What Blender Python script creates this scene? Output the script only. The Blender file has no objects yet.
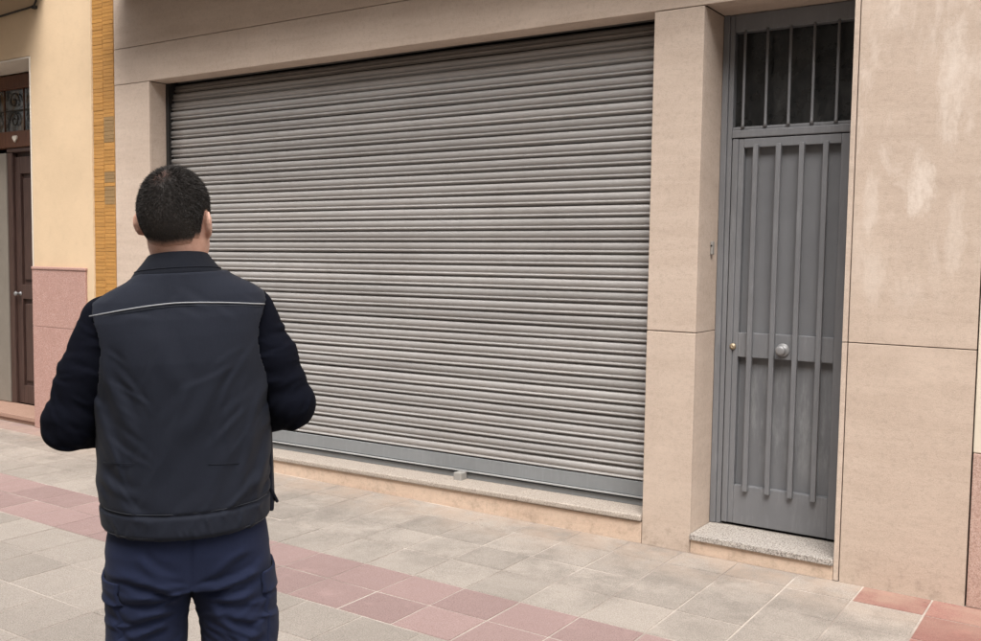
import bpy, bmesh, math, random
import numpy as np
from mathutils import Vector, Matrix

random.seed(7); rng = np.random.default_rng(7)
scene = bpy.context.scene
C = scene.collection
rad = math.radians

# ------------------------------------------------------------------ camera
H = 1.6                      # eye height
Y0 = 4.885                   # facade plane
cam_d = bpy.data.cameras.new('camera'); cam = bpy.data.objects.new('camera', cam_d); C.objects.link(cam)
cam_d.sensor_width = 36; cam_d.sensor_fit = 'HORIZONTAL'; cam_d.lens = 968.39/981*36
cam_d.clip_start = 0.05; cam_d.clip_end = 2000
def cam_axes(yaw, pit, rol):
    f = Vector((math.sin(yaw)*math.cos(pit), math.cos(yaw)*math.cos(pit), math.sin(pit)))
    r = Vector((math.cos(yaw), -math.sin(yaw), 0)); u = r.cross(f)
    return r*math.cos(rol)+u*math.sin(rol), -r*math.sin(rol)+u*math.cos(rol), f
cr, cu, cf = cam_axes(rad(-33.7228), rad(-3.9535), rad(0.8048))
M = Matrix.Identity(4)
for i in range(3):
    M[i][0], M[i][1], M[i][2] = cr[i], cu[i], -cf[i]
M.translation = (0, 0, H); cam.matrix_world = M
scene.camera = cam

# ------------------------------------------------------------------ sky, sun, exposure
SUN_EL, SUN_AZ = 58.0, 150.0          # azimuth clockwise from +Y
w = bpy.data.worlds.new('World'); scene.world = w; w.use_nodes = True
nt = w.node_tree; nt.nodes.clear()
sky = nt.nodes.new('ShaderNodeTexSky'); sky.sky_type = 'NISHITA'; sky.sun_disc = False
sky.sun_elevation = rad(SUN_EL); sky.sun_rotation = rad(SUN_AZ)
sky.air_density = 1.0; sky.dust_density = 4.0; sky.ozone_density = 1.0
hs = nt.nodes.new('ShaderNodeHueSaturation'); hs.inputs['Saturation'].default_value = 0.22
bg = nt.nodes.new('ShaderNodeBackground'); bg.inputs['Strength'].default_value = 0.125
wo = nt.nodes.new('ShaderNodeOutputWorld')
nt.links.new(sky.outputs[0], hs.inputs['Color']); nt.links.new(hs.outputs[0], bg.inputs[0]); nt.links.new(bg.outputs[0], wo.inputs[0])
sd = bpy.data.lights.new('sun', 'SUN'); sun = bpy.data.objects.new('sun', sd); C.objects.link(sun)
sd.energy = 1.5; sd.angle = rad(38); sd.color = (1.0, 0.95, 0.89)
tow = Vector((math.sin(rad(SUN_AZ))*math.cos(rad(SUN_EL)), math.cos(rad(SUN_AZ))*math.cos(rad(SUN_EL)), math.sin(rad(SUN_EL))))
sun.rotation_euler = tow.to_track_quat('Z', 'Y').to_euler()
vs = scene.view_settings; vs.view_transform = 'Standard'; vs.look = 'None'; vs.exposure = 1.25; vs.gamma = 1; vs.use_curve_mapping = False

# ------------------------------------------------------------------ materials
class NT:
    def __init__(s, name, rough=0.8, spec=0.3, metal=0.0):
        s.m = bpy.data.materials.new(name); s.m.use_nodes = True
        s.t = s.m.node_tree; s.b = s.t.nodes['Principled BSDF']
        s.b.inputs['Roughness'].default_value = rough
        s.b.inputs['Specular IOR Level'].default_value = spec
        s.b.inputs['Metallic'].default_value = metal
        s._pos = None
    def n(s, typ, **kw):
        nd = s.t.nodes.new(typ)
        for k, v in kw.items(): setattr(nd, k, v)
        return nd
    def L(s, a, b): s.t.links.new(a, b)
    def pos(s):
        if s._pos is None: s._pos = s.n('ShaderNodeNewGeometry').outputs['Position']
        return s._pos
    def obj(s): return s.n('ShaderNodeTexCoord').outputs['Object']
    def noise(s, scale, detail=4, rough=0.55, vec=None, stretch=None, dist=0.0):
        vec = vec or s.pos()
        if stretch:
            mp = s.n('ShaderNodeMapping'); mp.inputs['Scale'].default_value = stretch
            s.L(vec, mp.inputs['Vector']); vec = mp.outputs[0]
        nd = s.n('ShaderNodeTexNoise'); nd.inputs['Scale'].default_value = scale
        nd.inputs['Detail'].default_value = detail; nd.inputs['Roughness'].default_value = rough
        nd.inputs['Distortion'].default_value = dist
        s.L(vec, nd.inputs['Vector']); return nd.outputs['Fac']
    def ramp(s, fac, a, b, lo=0.0, hi=1.0):
        mr = s.n('ShaderNodeMapRange'); mr.interpolation_type = 'SMOOTHSTEP'
        mr.inputs['From Min'].default_value = a; mr.inputs['From Max'].default_value = b
        mr.inputs['To Min'].default_value = lo; mr.inputs['To Max'].default_value = hi
        s.L(fac, mr.inputs['Value']); return mr.outputs[0]
    def mul(s, a, b, op='MULTIPLY'):
        m = s.n('ShaderNodeMath', operation=op)
        for k, v in enumerate((a, b)):
            if isinstance(v, (int, float)): m.inputs[k].default_value = v
            else: s.L(v, m.inputs[k])
        return m.outputs[0]
    def mix(s, fac, a, b, mode='MIX'):
        m = s.n('ShaderNodeMix', data_type='RGBA', blend_type=mode)
        for k, v in ((0, fac), (6, a), (7, b)):
            if isinstance(v, (int, float)): m.inputs[k].default_value = v
            elif isinstance(v, tuple): m.inputs[k].default_value = (*v, 1)
            else: s.L(v, m.inputs[k])
        return m.outputs[2]
    def col(s, c):
        if isinstance(c, tuple): s.b.inputs['Base Color'].default_value = (*c, 1)
        else: s.L(c, s.b.inputs['Base Color'])
    def rough(s, r): s.L(r, s.b.inputs['Roughness'])
    def bump(s, h, strength=0.3, dist=0.002):
        b = s.n('ShaderNodeBump'); b.inputs['Strength'].default_value = strength; b.inputs['Distance'].default_value = dist
        s.L(h, b.inputs['Height'])
        prev = s.b.inputs['Normal'].links
        if prev: s.L(prev[0].from_socket, b.inputs['Normal'])
        s.L(b.outputs[0], s.b.inputs['Normal'])
    def rnd(s): return s.n('ShaderNodeObjectInfo').outputs['Random']
    def sep(s):
        q = s.n('ShaderNodeSeparateXYZ'); s.L(s.pos(), q.inputs[0]); return q.outputs

def stone_mat(name, c1, c2, white=0.0):
    k = NT(name, 0.82, 0.25)
    a = k.noise(5, 5, 0.6, stretch=(0.35, 1, 3.0), dist=0.3)
    base = k.mix(k.ramp(a, .3, .7), c1, c2)
    g = k.noise(330, 3, 0.7)
    base = k.mix(k.ramp(g, .42, .62, 0, .42), base, tuple(x*1.25 for x in c2))
    gd = k.noise(210, 3, 0.7, stretch=(.7, 1, 1.3))
    base = k.mix(k.ramp(gd, .50, .66, 0, .38), base, tuple(x*.66 for x in c1))
    g2 = k.noise(36, 6, 0.7)
    base = k.mix(k.ramp(g2, .46, .72, 0, .34), base, tuple(x*.70 for x in c1))
    pale = k.noise(2.4, 6, .7, dist=.5)
    base = k.mix(k.ramp(pale, .5, .7, 0, .4), base, tuple(x*1.12 for x in c2))
    fl = k.noise(90, 3, 0.6, stretch=(0.3, 1, 2.2))
    base = k.mix(k.ramp(fl, .55, .72, 0, .30), base, tuple(x*.82 for x in c1))
    # per-slab tone
    hv = k.n('ShaderNodeHueSaturation'); k.L(k.ramp(k.rnd(), 0, 1, .95, 1.05), hv.inputs['Value']); k.L(base, hv.inputs['Color']); base = hv.outputs[0]
    big = k.noise(1.1, 4, 0.55)
    base = k.mix(k.ramp(big, .42, .7, 0, .25), base, tuple(x*.8 for x in c1))
    # grime close to the pavement
    z = k.sep()[2]
    gz = k.mul(k.ramp(z, .0, .22, 1, 0), k.ramp(k.noise(9, 5, .65), .45, .75, 0, .40))
    base = k.mix(gz, base, (.16, .115, .08))
    if white > 0:
        wn = k.noise(3.2, 7, 0.72, stretch=(1.5, 1, .62), dist=0.6)
        wz = k.mul(k.ramp(wn, .47, .64, 0, white), k.ramp(z, 1.25, 1.75))
        streak = k.noise(22, 6, .7, stretch=(1, 1, .3))
        wz = k.mul(wz, k.ramp(streak, .3, .62, .35, 1))
        base = k.mix(wz, base, (.62, .53, .46))
        sp = k.sep(); wob = k.noise(9, 6, .75, stretch=(1.6, 1, .7)); tex = k.ramp(k.noise(40, 6, .75, stretch=(1, 1, .45)), .3, .6, .35, 1)
        for (px, pz, rx, rz, am) in ((-.865, 1.93, .085, .20, .75), (-.755, 2.42, .085, .40, .6), (-.705, 1.72, .06, .32, .45), (-1.085, 1.86, .055, .22, .5), (-1.05, 1.52, .07, .20, .4), (-.90, 1.45, .12, .12, .3)):
            ex = k.mul(k.mul(sp[0], -px, 'ADD'), 1/rx); ez = k.mul(k.mul(sp[2], -pz, 'ADD'), 1/rz)
            rr = k.mul(k.mul(ex, ex), k.mul(ez, ez), 'ADD'); rr = k.mul(rr, k.mul(wob, 3.2), 'ADD')
            base = k.mix(k.mul(k.ramp(rr, 1.55, 2.35, am, 0), tex), base, (.66, .575, .505))
    k.col(base)
    k.bump(g, .45, .0025)
    k.bump(k.noise(30, 5, .6), .25, .005)
    return k.m

M_stone = stone_mat('limestone_facing', (.475, .378, .308), (.545, .445, .37))
M_stone_worn = stone_mat('limestone_facing_worn', (.465, .368, .298), (.53, .428, .352), white=.8)
M_plinth = stone_mat('plinth_stone', (.54, .40, .305), (.60, .47, .37))
M_core = NT('mortar_core', .95, .1); M_core.col((.055, .045, .038)); M_core = M_core.m

def plaster_mat(name, c, dark=.8):
    k = NT(name, .9, .15)
    b = k.mix(k.ramp(k.noise(1.6, 5, .6), .3, .7), c, tuple(x*dark for x in c))
    b = k.mix(k.ramp(k.noise(14, 5, .65), .5, .75, 0, .25), b, tuple(x*.75 for x in c))
    k.col(b); k.bump(k.noise(60, 5, .6), .25, .004); k.bump(k.noise(4, 3, .5), .2, .02); return k.m
M_cream = plaster_mat('cream_render', (.66, .50, .335), .90)
M_white = plaster_mat('white_render', (.68, .62, .54), .92)
M_paleyellow = plaster_mat('pale_yellow_render', (.68, .60, .49), .92)
M_balc = plaster_mat('balcony_render', (.30, .235, .18))
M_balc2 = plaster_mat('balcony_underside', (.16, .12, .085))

def granite_mat(name, base, dark, light, scale=260, rough=.55):
    k = NT(name, rough, .35)
    n1 = k.noise(scale, 2, .6); n2 = k.noise(scale*1.7, 2, .6)
    b = k.mix(k.ramp(n1, .48, .56), base, dark)
    b = k.mix(k.ramp(n2, .55, .62), b, light)
    b = k.mix(k.ramp(k.noise(8, 5, .6), .4, .7, 0, .35), b, tuple(x*.8 for x in base))
    k.col(b); k.bump(n1, .1, .001); return k.m
M_granite = granite_mat('grey_granite_sill', (.39, .355, .32), (.17, .15, .135), (.60, .56, .52), 115)
M_sill = granite_mat('worn_sill_stone', (.41, .355, .305), (.24, .20, .17), (.52, .465, .41), 150, .7)
M_pink = granite_mat('pink_granite', (.44, .262, .222), (.33, .185, .158), (.54, .39, .345), 110, .6)
M_pink2 = granite_mat('pale_pink_stone', (.47, .32, .265), (.36, .23, .19), (.55, .42, .36), 110, .7)
M_step = granite_mat('red_step_tile', (.36, .225, .17), (.27, .165, .125), (.42, .29, .23), 150, .65)

def glazed_tile(name, c, sat):
    k = NT(name, .45, .4)
    b = k.mix(k.rnd(), tuple(x*.90 for x in c), tuple(min(1, x*1.10) for x in c))
    b = k.mix(k.ramp(k.noise(60, 4, .6), .45, .75, 0, .4), b, tuple(x*.6 for x in c))
    k.col(b); k.bump(k.noise(120, 3, .6), .2, .002); return k.m
M_otile = glazed_tile('ochre_tile', (.46, .235, .065), 1)
M_gtile = glazed_tile('greyed_tile', (.30, .19, .085), 1)
M_ojoint = NT('tile_joint', .9, .2); M_ojoint.col((.40, .235, .10)); M_ojoint = M_ojoint.m

def paving_mat(name, c, speck_d, speck_l, stain=.55):
    k = NT(name, .8, .3)
    hv = k.n('ShaderNodeHueSaturation'); k.L(k.ramp(k.rnd(), 0, 1, .87, 1.07), hv.inputs['Value'])
    n1 = k.noise(170, 3, .75); n2 = k.noise(260, 3, .7)
    b = k.mix(k.ramp(n1, .46, .60, 0, .85), c, speck_d)
    b = k.mix(k.ramp(n2, .52, .66, 0, .7), b, speck_l)
    b = k.mix(k.ramp(k.noise(55, 5, .7), .45, .72, 0, .3), b, speck_d)
    k.L(b, hv.inputs['Color']); b = hv.outputs[0]
    # dirt: soft dark blotches, denser in the strip walked along the shop front
    s = k.sep()
    strip = k.ramp(s[1], 3.55, 4.15, .25, 1)
    blot = k.mul(k.ramp(k.noise(2.6, 8, .78, dist=.3), .42, .64), k.ramp(n1, .30, .62, .25, 1))
    b = k.mix(k.mul(k.mul(blot, strip), stain), b, tuple(x*.42 for x in c))
    tan = k.mul(k.ramp(s[1], 4.3, 4.86, 0, .55), k.ramp(k.noise(5, 4, .6), .3, .65))
    b = k.mix(tan, b, (.37, .275, .21))
    wear = k.ramp(k.noise(3.4, 6, .7), .55, .72, 0, .4)
    b = k.mix(wear, b, tuple(min(.62, x*1.25) for x in c))
    vo = k.n('ShaderNodeTexVoronoi'); vo.inputs['Scale'].default_value = 2.6; k.L(k.pos(), vo.inputs['Vector'])
    gum = k.ramp(k.mul(vo.outputs['Distance'], k.mul(k.noise(30, 3, .6), .5, 'ADD')), .022, .034, .5, 0)
    b = k.mix(gum, b, tuple(x*.42 for x in c))
    grit = k.ramp(k.noise(75, 4, .75), .60, .70, 0, .45)
    b = k.mix(grit, b, tuple(x*.5 for x in c))
    k.col(b); k.rough(k.ramp(k.noise(12, 4, .6), .3, .7, .62, .88))
    k.bump(n1, .35, .0015); k.bump(k.noise(18, 4, .6), .2, .004); return k.m
M_gtilep = paving_mat('grey_terrazzo_paving', (.365, .322, .283), (.205, .178, .155), (.50, .458, .415), .72)
M_rtilep = paving_mat('red_terrazzo_paving', (.325, .228, .213), (.215, .142, .133), (.44, .345, .33), .35)
M_rtiled = paving_mat('deep_red_paving', (.31, .155, .13), (.215, .10, .085), (.39, .245, .215), .2)
k = NT('paving_mortar', .95, .15)
b = k.mix(k.ramp(k.noise(1.3, 4, .6), .42, .60), (.48, .425, .38), (.27, .232, .205))
b = k.mix(k.ramp(k.noise(40, 5, .7), .4, .7, 0, .5), b, (.30, .25, .21)); k.col(b); k.bump(k.noise(160, 3, .6), .4, .003); M_mortar = k.m
k = NT('asphalt', .9, .2); k.col(k.mix(k.noise(120, 4, .7), (.05, .05, .05), (.09, .085, .08))); M_asphalt = k.m

def paint_metal(name, c, rough=.45, streak=.25, metal=0.0, light=None):
    k = NT(name, rough, .4, metal)
    light = light or tuple(x*1.35 for x in c)
    b = k.mix(k.ramp(k.noise(2.2, 5, .6), .35, .7), c, tuple(x*.86 for x in c))
    b = k.mix(k.ramp(k.noise(26, 6, .7, stretch=(1.4, 1, .18)), .48, .75, 0, streak), b, light)
    b = k.mix(k.ramp(k.noise(70, 4, .7), .58, .75, 0, .3), b, tuple(x*.7 for x in c))
    k.col(b); k.rough(k.ramp(k.noise(9, 5, .6), .3, .7, rough-.08, rough+.15)); k.bump(k.noise(220, 2, .5), .06, .001)
    chip = k.ramp(k.noise(95, 5, .8), .665, .70, 0, .55)
    prevc = k.b.inputs['Base Color'].links[0].from_socket
    k.col(k.mix(chip, prevc, light))
    dk = k.ramp(k.noise(60, 6, .8, stretch=(1, 1, .5)), .66, .71, 0, .5)
    k.col(k.mix(dk, k.b.inputs['Base Color'].links[0].from_socket, tuple(x*.45 for x in c)))
    k.bump(k.noise(7, 3, .5), .12, .004); return k.m
M_door = paint_metal('grey_door_paint', (.165, .168, .178), .42, .35, light=(.27, .275, .285))
k = NT('grey_door_panel_scuffed', .45, .4)
b = k.mix(k.ramp(k.noise(2.2, 5, .6), .35, .7), (.165, .168, .178), (.145, .148, .158))
z = k.sep()[2]
sc = k.mul(k.ramp(k.noise(7, 6, .72, stretch=(2.0, 1, .38)), .45, .72, 0, .5), k.mul(k.ramp(z, .30, .62), k.ramp(z, .85, 1.12, 1, 0.12)))
b = k.mix(sc, b, (.36, .37, .37)); k.col(b); k.bump(k.noise(9, 3, .5), .15, .004); M_doorpan = k.m
k = NT('galvanised_slat', .55, .35, .25)
b = k.mix(k.ramp(k.noise(3.0, 5, .6, stretch=(.25, 1, 1)), .35, .7), (.375, .362, .354), (.325, .312, .304))
b = k.mix(k.ramp(k.noise(30, 6, .7, stretch=(.25, 1, 1.6)), .5, .72, 0, .4), b, (.33, .31, .295))
b = k.mix(k.ramp(k.noise(1.0, 4, .6), .45, .7, 0, .35), b, (.37, .345, .33))
drip = k.mul(k.ramp(k.noise(3.5, 6, .7, stretch=(1.6, 1, .25)), .45, .75), .14)
b = k.mix(drip, b, (.20, .18, .16))
rust = k.ramp(k.noise(38, 5, .75), .68, .76, 0, .6)
b = k.mix(rust, b, (.20, .12, .075))
hv = k.n('ShaderNodeHueSaturation'); k.L(k.ramp(k.rnd(), 0, 1, .90, 1.08), hv.inputs['Value']); k.L(b, hv.inputs['Color'])
k.col(hv.outputs[0]); k.rough(k.ramp(k.noise(5, 5, .6, stretch=(.3, 1, 1)), .3, .7, .50, .72)); k.bump(k.noise(5, 3, .5, stretch=(.4, 1, 1)), .25, .010); k.bump(k.noise(45, 4, .6, stretch=(.5, 1, 1)), .15, .002); M_slat = k.m
M_bar = paint_metal('grey_blue_bottom_rail', (.215, .225, .232), .48, .3)
M_bar_lip = paint_metal('highlit_rail_lip', (.34, .345, .345), .42, .3)  # paler than the rail: the lip's sky highlight put into its colour
M_dark = NT('dark_steel', .6, .3, .3); M_dark.col((.03, .028, .027)); M_dark = M_dark.m
M_void = NT('dark_interior', 1, 0); M_void.col((.012, .012, .013)); M_void = M_void.m
k = NT('dusty_dark_glass', .3, .3); b = k.mix(k.ramp(k.noise(5, 5, .65, stretch=(1.4, 1, .5)), .4, .75, 0, 1), (.008, .0085, .009), (.042, .042, .041)); k.col(b); k.rough(k.ramp(k.noise(9, 5, .6), .3, .7, .15, .5)); M_glass = k.m
k = NT('leaded_glass', .2, .5)
b = k.mix(k.ramp(k.noise(11, 4, .6), .42, .58), (.035, .038, .04), (.15, .16, .165)); b = k.mix(k.ramp(k.noise(7, 3, .6, vec=None, stretch=(1.2, 1, .5)), .55, .68, 0, .8), b, (.13, .075, .03)); k.col(b); k.bump(k.noise(40, 2, .5), .5, .004); M_lead = k.m
def wood_mat(name, c):
    k = NT(name, .5, .35)
    b = k.mix(k.ramp(k.noise(22, 6, .65, stretch=(3, 3, .25), dist=.4), .3, .7), c, tuple(x*.6 for x in c))
    k.col(b); k.bump(k.noise(60, 4, .6, stretch=(3, 3, .2)), .2, .002); return k.m
M_wood = wood_mat('dark_brown_wood', (.075, .043, .036))
M_wood2 = wood_mat('red_brown_wood', (.12, .048, .026))
M_brass = NT('worn_brass', .5, .4, .6); M_brass.col((.36, .29, .20)); M_brass = M_brass.m
M_knob = NT('satin_grey_knob', .48, .4, .3); M_knob.col((.24, .24, .245)); M_knob = M_knob.m
M_concrete = paint_metal('lock_block_metal', (.33, .315, .295), .6, .3)
M_cable = NT('black_cable', .6, .3); M_cable.col((.03, .025, .02)); M_cable = M_cable.m
M_plastic = NT('grey_plastic', .5, .4); M_plastic.col((.25, .24, .225)); M_plastic = M_plastic.m

# ------------------------------------------------------------------ mesh helpers
def link(name, me, mat=None, parent=None, smooth=False):
    o = bpy.data.objects.new(name, me); C.objects.link(o)
    if mat and not me.materials: me.materials.append(mat)
    if parent: o.parent = parent
    if smooth:
        me.polygons.foreach_set('use_smooth', [True]*len(me.polygons))
    return o
def box_mesh(name, x0, x1, y0, y1, z0, z1, bev=0.0, seg=2, zfun=None):
    bm = bmesh.new()
    bmesh.ops.create_cube(bm, size=1)
    for v in bm.verts:
        v.co = Vector(((x0+x1)/2+v.co.x*(x1-x0), (y0+y1)/2+v.co.y*(y1-y0), (z0+z1)/2+v.co.z*(z1-z0)))
        if zfun: v.co.z += zfun(v.co.x)
    if bev > 0: bmesh.ops.bevel(bm, geom=bm.edges[:], offset=bev, segments=seg, affect='EDGES', profile=.5)
    me = bpy.data.meshes.new(name); bm.to_mesh(me); bm.free(); return me
def box(name, x0, x1, y0, y1, z0, z1, mat, parent=None, bev=0.0, seg=2, zfun=None):
    me = box_mesh(name, x0, x1, y0, y1, z0, z1, bev, seg, zfun)
    o = link(name, me, mat, parent, smooth=False)
    return o
def boxes(name, lst, mat, parent=None):
    V, Fc = [], []
    for x0, x1, y0, y1, z0, z1 in lst:
        b = len(V)
        V += [(x, y, z) for z in (z0, z1) for y in (y0, y1) for x in (x0, x1)]
        Fc += [tuple(b+i for i in q) for q in ((0,2,3,1), (4,5,7,6), (0,1,5,4), (2,6,7,3), (0,4,6,2), (1,3,7,5))]
    me = bpy.data.meshes.new(name); me.from_pydata(V, [], Fc); return link(name, me, mat, parent)
def tube(name, pts, r, mat, parent=None, seg=10, closed=False):
    pts = [Vector(p) for p in pts]; n = len(pts); V, Fc = [], []
    rr = r if isinstance(r, (list, tuple)) else [r]*n
    for i, p in enumerate(pts):
        t = (pts[(i+1) % n]-pts[i-1]) if closed else (pts[min(i+1, n-1)]-pts[max(i-1, 0)])
        t.normalize(); a = t.cross(Vector((0, 0, 1)))
        if a.length < .05: a = t.cross(Vector((0, 1, 0)))
        a.normalize(); b = t.cross(a)
        for s in range(seg):
            an = 2*math.pi*s/seg; V.append(p+(a*math.cos(an)+b*math.sin(an))*rr[i])
    for i in range(n if closed else n-1):
        for s in range(seg):
            j = (i+1) % n; s2 = (s+1) % seg
            Fc.append((i*seg+s, i*seg+s2, j*seg+s2, j*seg+s))
    if not closed:
        Fc.append(tuple(range(seg))); Fc.append(tuple((n-1)*seg+s for s in reversed(range(seg))))
    me = bpy.data.meshes.new(name); me.from_pydata(V, [], Fc)
    bm = bmesh.new(); bm.from_mesh(me); bmesh.ops.recalc_face_normals(bm, faces=bm.faces); bm.to_mesh(me); bm.free()
    return link(name, me, mat, parent, True)
def lathe_y(name, cx, cy, cz, prof, mat, parent=None, seg=24):
    """profile of (radius, y offset) turned round an axis along Y"""
    V, Fc = [], []
    for r, dy in prof:
        for s in range(seg):
            a = 2*math.pi*s/seg; V.append((cx+r*math.cos(a), cy+dy, cz+r*math.sin(a)))
    for i in range(len(prof)-1):
        for s in range(seg):
            s2 = (s+1) % seg; Fc.append((i*seg+s, i*seg+s2, (i+1)*seg+s2, (i+1)*seg+s))
    Fc.append(tuple(range((len(prof)-1)*seg, len(prof)*seg)))
    me = bpy.data.meshes.new(name); me.from_pydata(V, [], Fc)
    bm = bmesh.new(); bm.from_mesh(me); bmesh.ops.recalc_face_normals(bm, faces=bm.faces); bm.to_mesh(me); bm.free()
    return link(name, me, mat, parent, True)
def thing(name, label, cat, loc=(0, 0, 0), rz=0, group=None):
    o = bpy.data.objects.new(name, None); C.objects.link(o); o.location = loc; o.rotation_euler = (0, 0, rz)
    o.empty_display_size = .2
    o['label'] = label; o['category'] = cat
    if group: o['group'] = group
    return o

# ------------------------------------------------------------------ ground
g = boxes('ground', [(-160, 160, -160, 160, -.5, -.12)], M_asphalt); g['kind'] = 'structure'
pave = boxes('pavement', [(-14, 4, -1.2, Y0+.02, -.119, -.0020)], M_mortar); pave['kind'] = 'structure'
tile_me = {}
def tile_mesh(mat):
    if mat.name not in tile_me:
        bm = bmesh.new(); bmesh.ops.create_cube(bm, size=1)
        for v in bm.verts: v.co.z = v.co.z*.03-.015
        top = [e for e in bm.edges if all(v.co.z > -.001 for v in e.verts)]
        bmesh.ops.bevel(bm, geom=top, offset=.007, segments=1, affect='EDGES')
        me = bpy.data.meshes.new('paving_tile'); bm.to_mesh(me); bm.free(); me.materials.append(mat); tile_me[mat.name] = me
    return tile_me[mat.name]
def in_view(x, y, z=0):
    d = Vector((x, y, z-H)); zz = d.dot(cf)
    if zz < .1: return False
    px = 490.5+968.39*d.dot(cr)/zz; py = 320.5-968.39*d.dot(cu)/zz
    return -25 < px < 1006 and py < 680
rows = [(4.645, 4.879, 'g'), (4.325, 4.645, 'g'), (4.037, 4.325, 'g'), (3.715, 4.037, 'g'), (3.437, 3.715, 'r'), (3.160, 3.437, 'r')]
y = 3.160
while y > -1.1: rows.append((y-.331, y, 'n')); y -= .331
far_lines = [-.73-.3125*i for i in range(-15, 43)]
near_lines = [-4.085+.330*i for i in range(-30, 25)]
rest = []
gap = .0055
for (ya, yb, kind) in rows:
    lines = sorted(near_lines if kind == 'n' else far_lines)
    for xa, xb in zip(lines[:-1], lines[1:]):
        if xa < -13.9 or xb > 3.9: continue
        m = M_rtilep if kind == 'r' else M_gtilep
        if ya > 4.0 and xa > -.75: m = M_rtiled
        if ya > 4.6 and -1.06 < xa < -.75: m = M_rtiled
        if ya > 4.6 and xb < -7.55: m = M_rtilep
        xm, ym = (xa+xb)/2, (ya+yb)/2
        vis = any(in_view(a, b_) for a in (xa, xb) for b_ in (ya, yb))
        if vis:
            o = bpy.data.objects.new('paving_tile', tile_mesh(m)); C.objects.link(o); o.parent = pave
            o.location = (xm+random.uniform(-.001, .001), ym+random.uniform(-.001, .001), random.uniform(-.0006, .0010))
            o.scale = (xb-xa-gap-random.uniform(0, .002), yb-ya-gap-random.uniform(0, .002), 1)
            o.rotation_euler = (random.uniform(-.004, .004), random.uniform(-.004, .004), random.uniform(-.003, .003))
        else:
            rest.append((xa+gap/2, xb-gap/2, ya+gap/2, yb-gap/2, -.03, 0))
o = boxes('outer_paving', rest, M_gtilep, pave); o['kind'] = 'stuff'

# ------------------------------------------------------------------ shop building
shop = thing('shop_building', 'stone clad shop front with closed grey roller shutter and narrow grey metal door', 'building', (-4, Y0, 0))
def T(parent, o):   # keep world coordinates when parented to a moved Empty
    o.parent = parent; o.matrix_parent_inverse = Matrix.Translation(-Vector(parent.location)); return o
def sbox(name, *a, **kw):
    par = kw.pop('par', shop); mat = a[6]
    o = box(name, *a[:6], mat, None, kw.get('bev', 0.0), kw.get('seg', 2), kw.get('zfun'))
    if par is shop: T(shop, o)
    else: o.parent = par
    return o
XL, XS0, XS1, XD0, XD1, XP, XR = -6.94, -6.50, -2.23, -1.947, -1.19, -1.163, -.594
ZL, ZC = 2.907, 3.190
sag = lambda x: .012*(x-XS1) if x < XS1 else 0.0
# core masonry behind the facing
wall = boxes('wall', [(XL+.004, XS0-.034, Y0+.033, Y0+.6, 0, ZL-.002), (XS1+.034, XD0-.034, Y0+.033, Y0+.6, 0, ZL-.002),
                      (XD1+.034, XR-.004, Y0+.033, Y0+.6, 0, 6.2), (XL+.004, XD1+.033, Y0+.033, Y0+.165, ZL+.033, 6.2), (XL+.004, XD1+.033, Y0+.1655, Y0+.6, 3.4, 6.2), (XS1+.034, XD1+.033, Y0+.1655, Y0+.6, ZL+.033, 3.399),
                      (XS0-.033, XS1+.033, Y0+.42, Y0+.6, 0, 3.399), (XL+.004, XS0-.034, Y0+.1655, Y0+.6, ZL-.0015, 3.399), (XD0-.033, XD1+.033, Y0+.52, Y0+.6, 0, ZL+.032)], M_core); T(shop, wall)
# shutter reveal floor under the sill, facing slabs, jamb linings
g4 = .0022
def slab(x0, x1, z0, z1, mat=M_stone, y=0.0, t=.03, bev=.0022): return sbox('facing_slab', x0+g4, x1-g4, Y0+y, Y0+y+t, z0+g4, z1-g4, mat, bev=bev)
slab(XL, XS0+.002, -.006, 1.192, bev=.004); slab(XL, XS0+.002, 1.192, ZL, bev=.004)
slab(XS1-.001, XD0+.002, -.006, 1.192, bev=.004); slab(XS1-.001, XD0+.002, 1.192, ZL, bev=.004)
slab(XP, XR, -.006, 1.192, M_stone_worn); slab(XP, XR, 1.192, 3.19, M_stone_worn); slab(XP, XR, 3.19, 4.4, M_stone_worn)
slab(XL, XP, ZL, ZC)
slab(XL, XP, ZC, 4.4)
for x0, x1, z0, z1 in ((XL, -4.9, 4.4, 6.2), (-4.9, -2.9, 4.4, 6.2), (-2.9, XR, 4.4, 6.2)): slab(x0, x1, z0, z1)
def lining(x0, x1, y1, z0, z1, y=0.0): return sbox('jamb_lining', x0, x1, Y0+y, Y0+y1, z0+g4, z1-g4, M_stone, bev=.001)
lining(XS0-.029, XS0-.001, .35, 0, 1.192, .0305); lining(XS0-.029, XS0-.001, .35, 1.192, ZL, .0305)
sbox('jamb_lining', XS1, XS1+.029, Y0+.0315, Y0+.35, .002, ZL-.002, M_stone)
lining(XD0-.027, XD0-.001, .5, 0, 1.192, .0305); lining(XD0-.027, XD0-.001, .5, 1.192, ZL, .0305)
lining(XD1, XP-.003, .5, 0, 1.192, .0015); lining(XD1, XP-.003, .5, 1.192, ZL, .0015)
sbox('lintel_soffit', XS0+.002, XS1-.002, Y0+.032, Y0+.165, ZL+.0025, ZL+.032, M_stone)
sbox('lintel_soffit', XD0+.002, XD1-.002, Y0+.032, Y0+.5, ZL+.0025, ZL+.032, M_stone)
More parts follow.
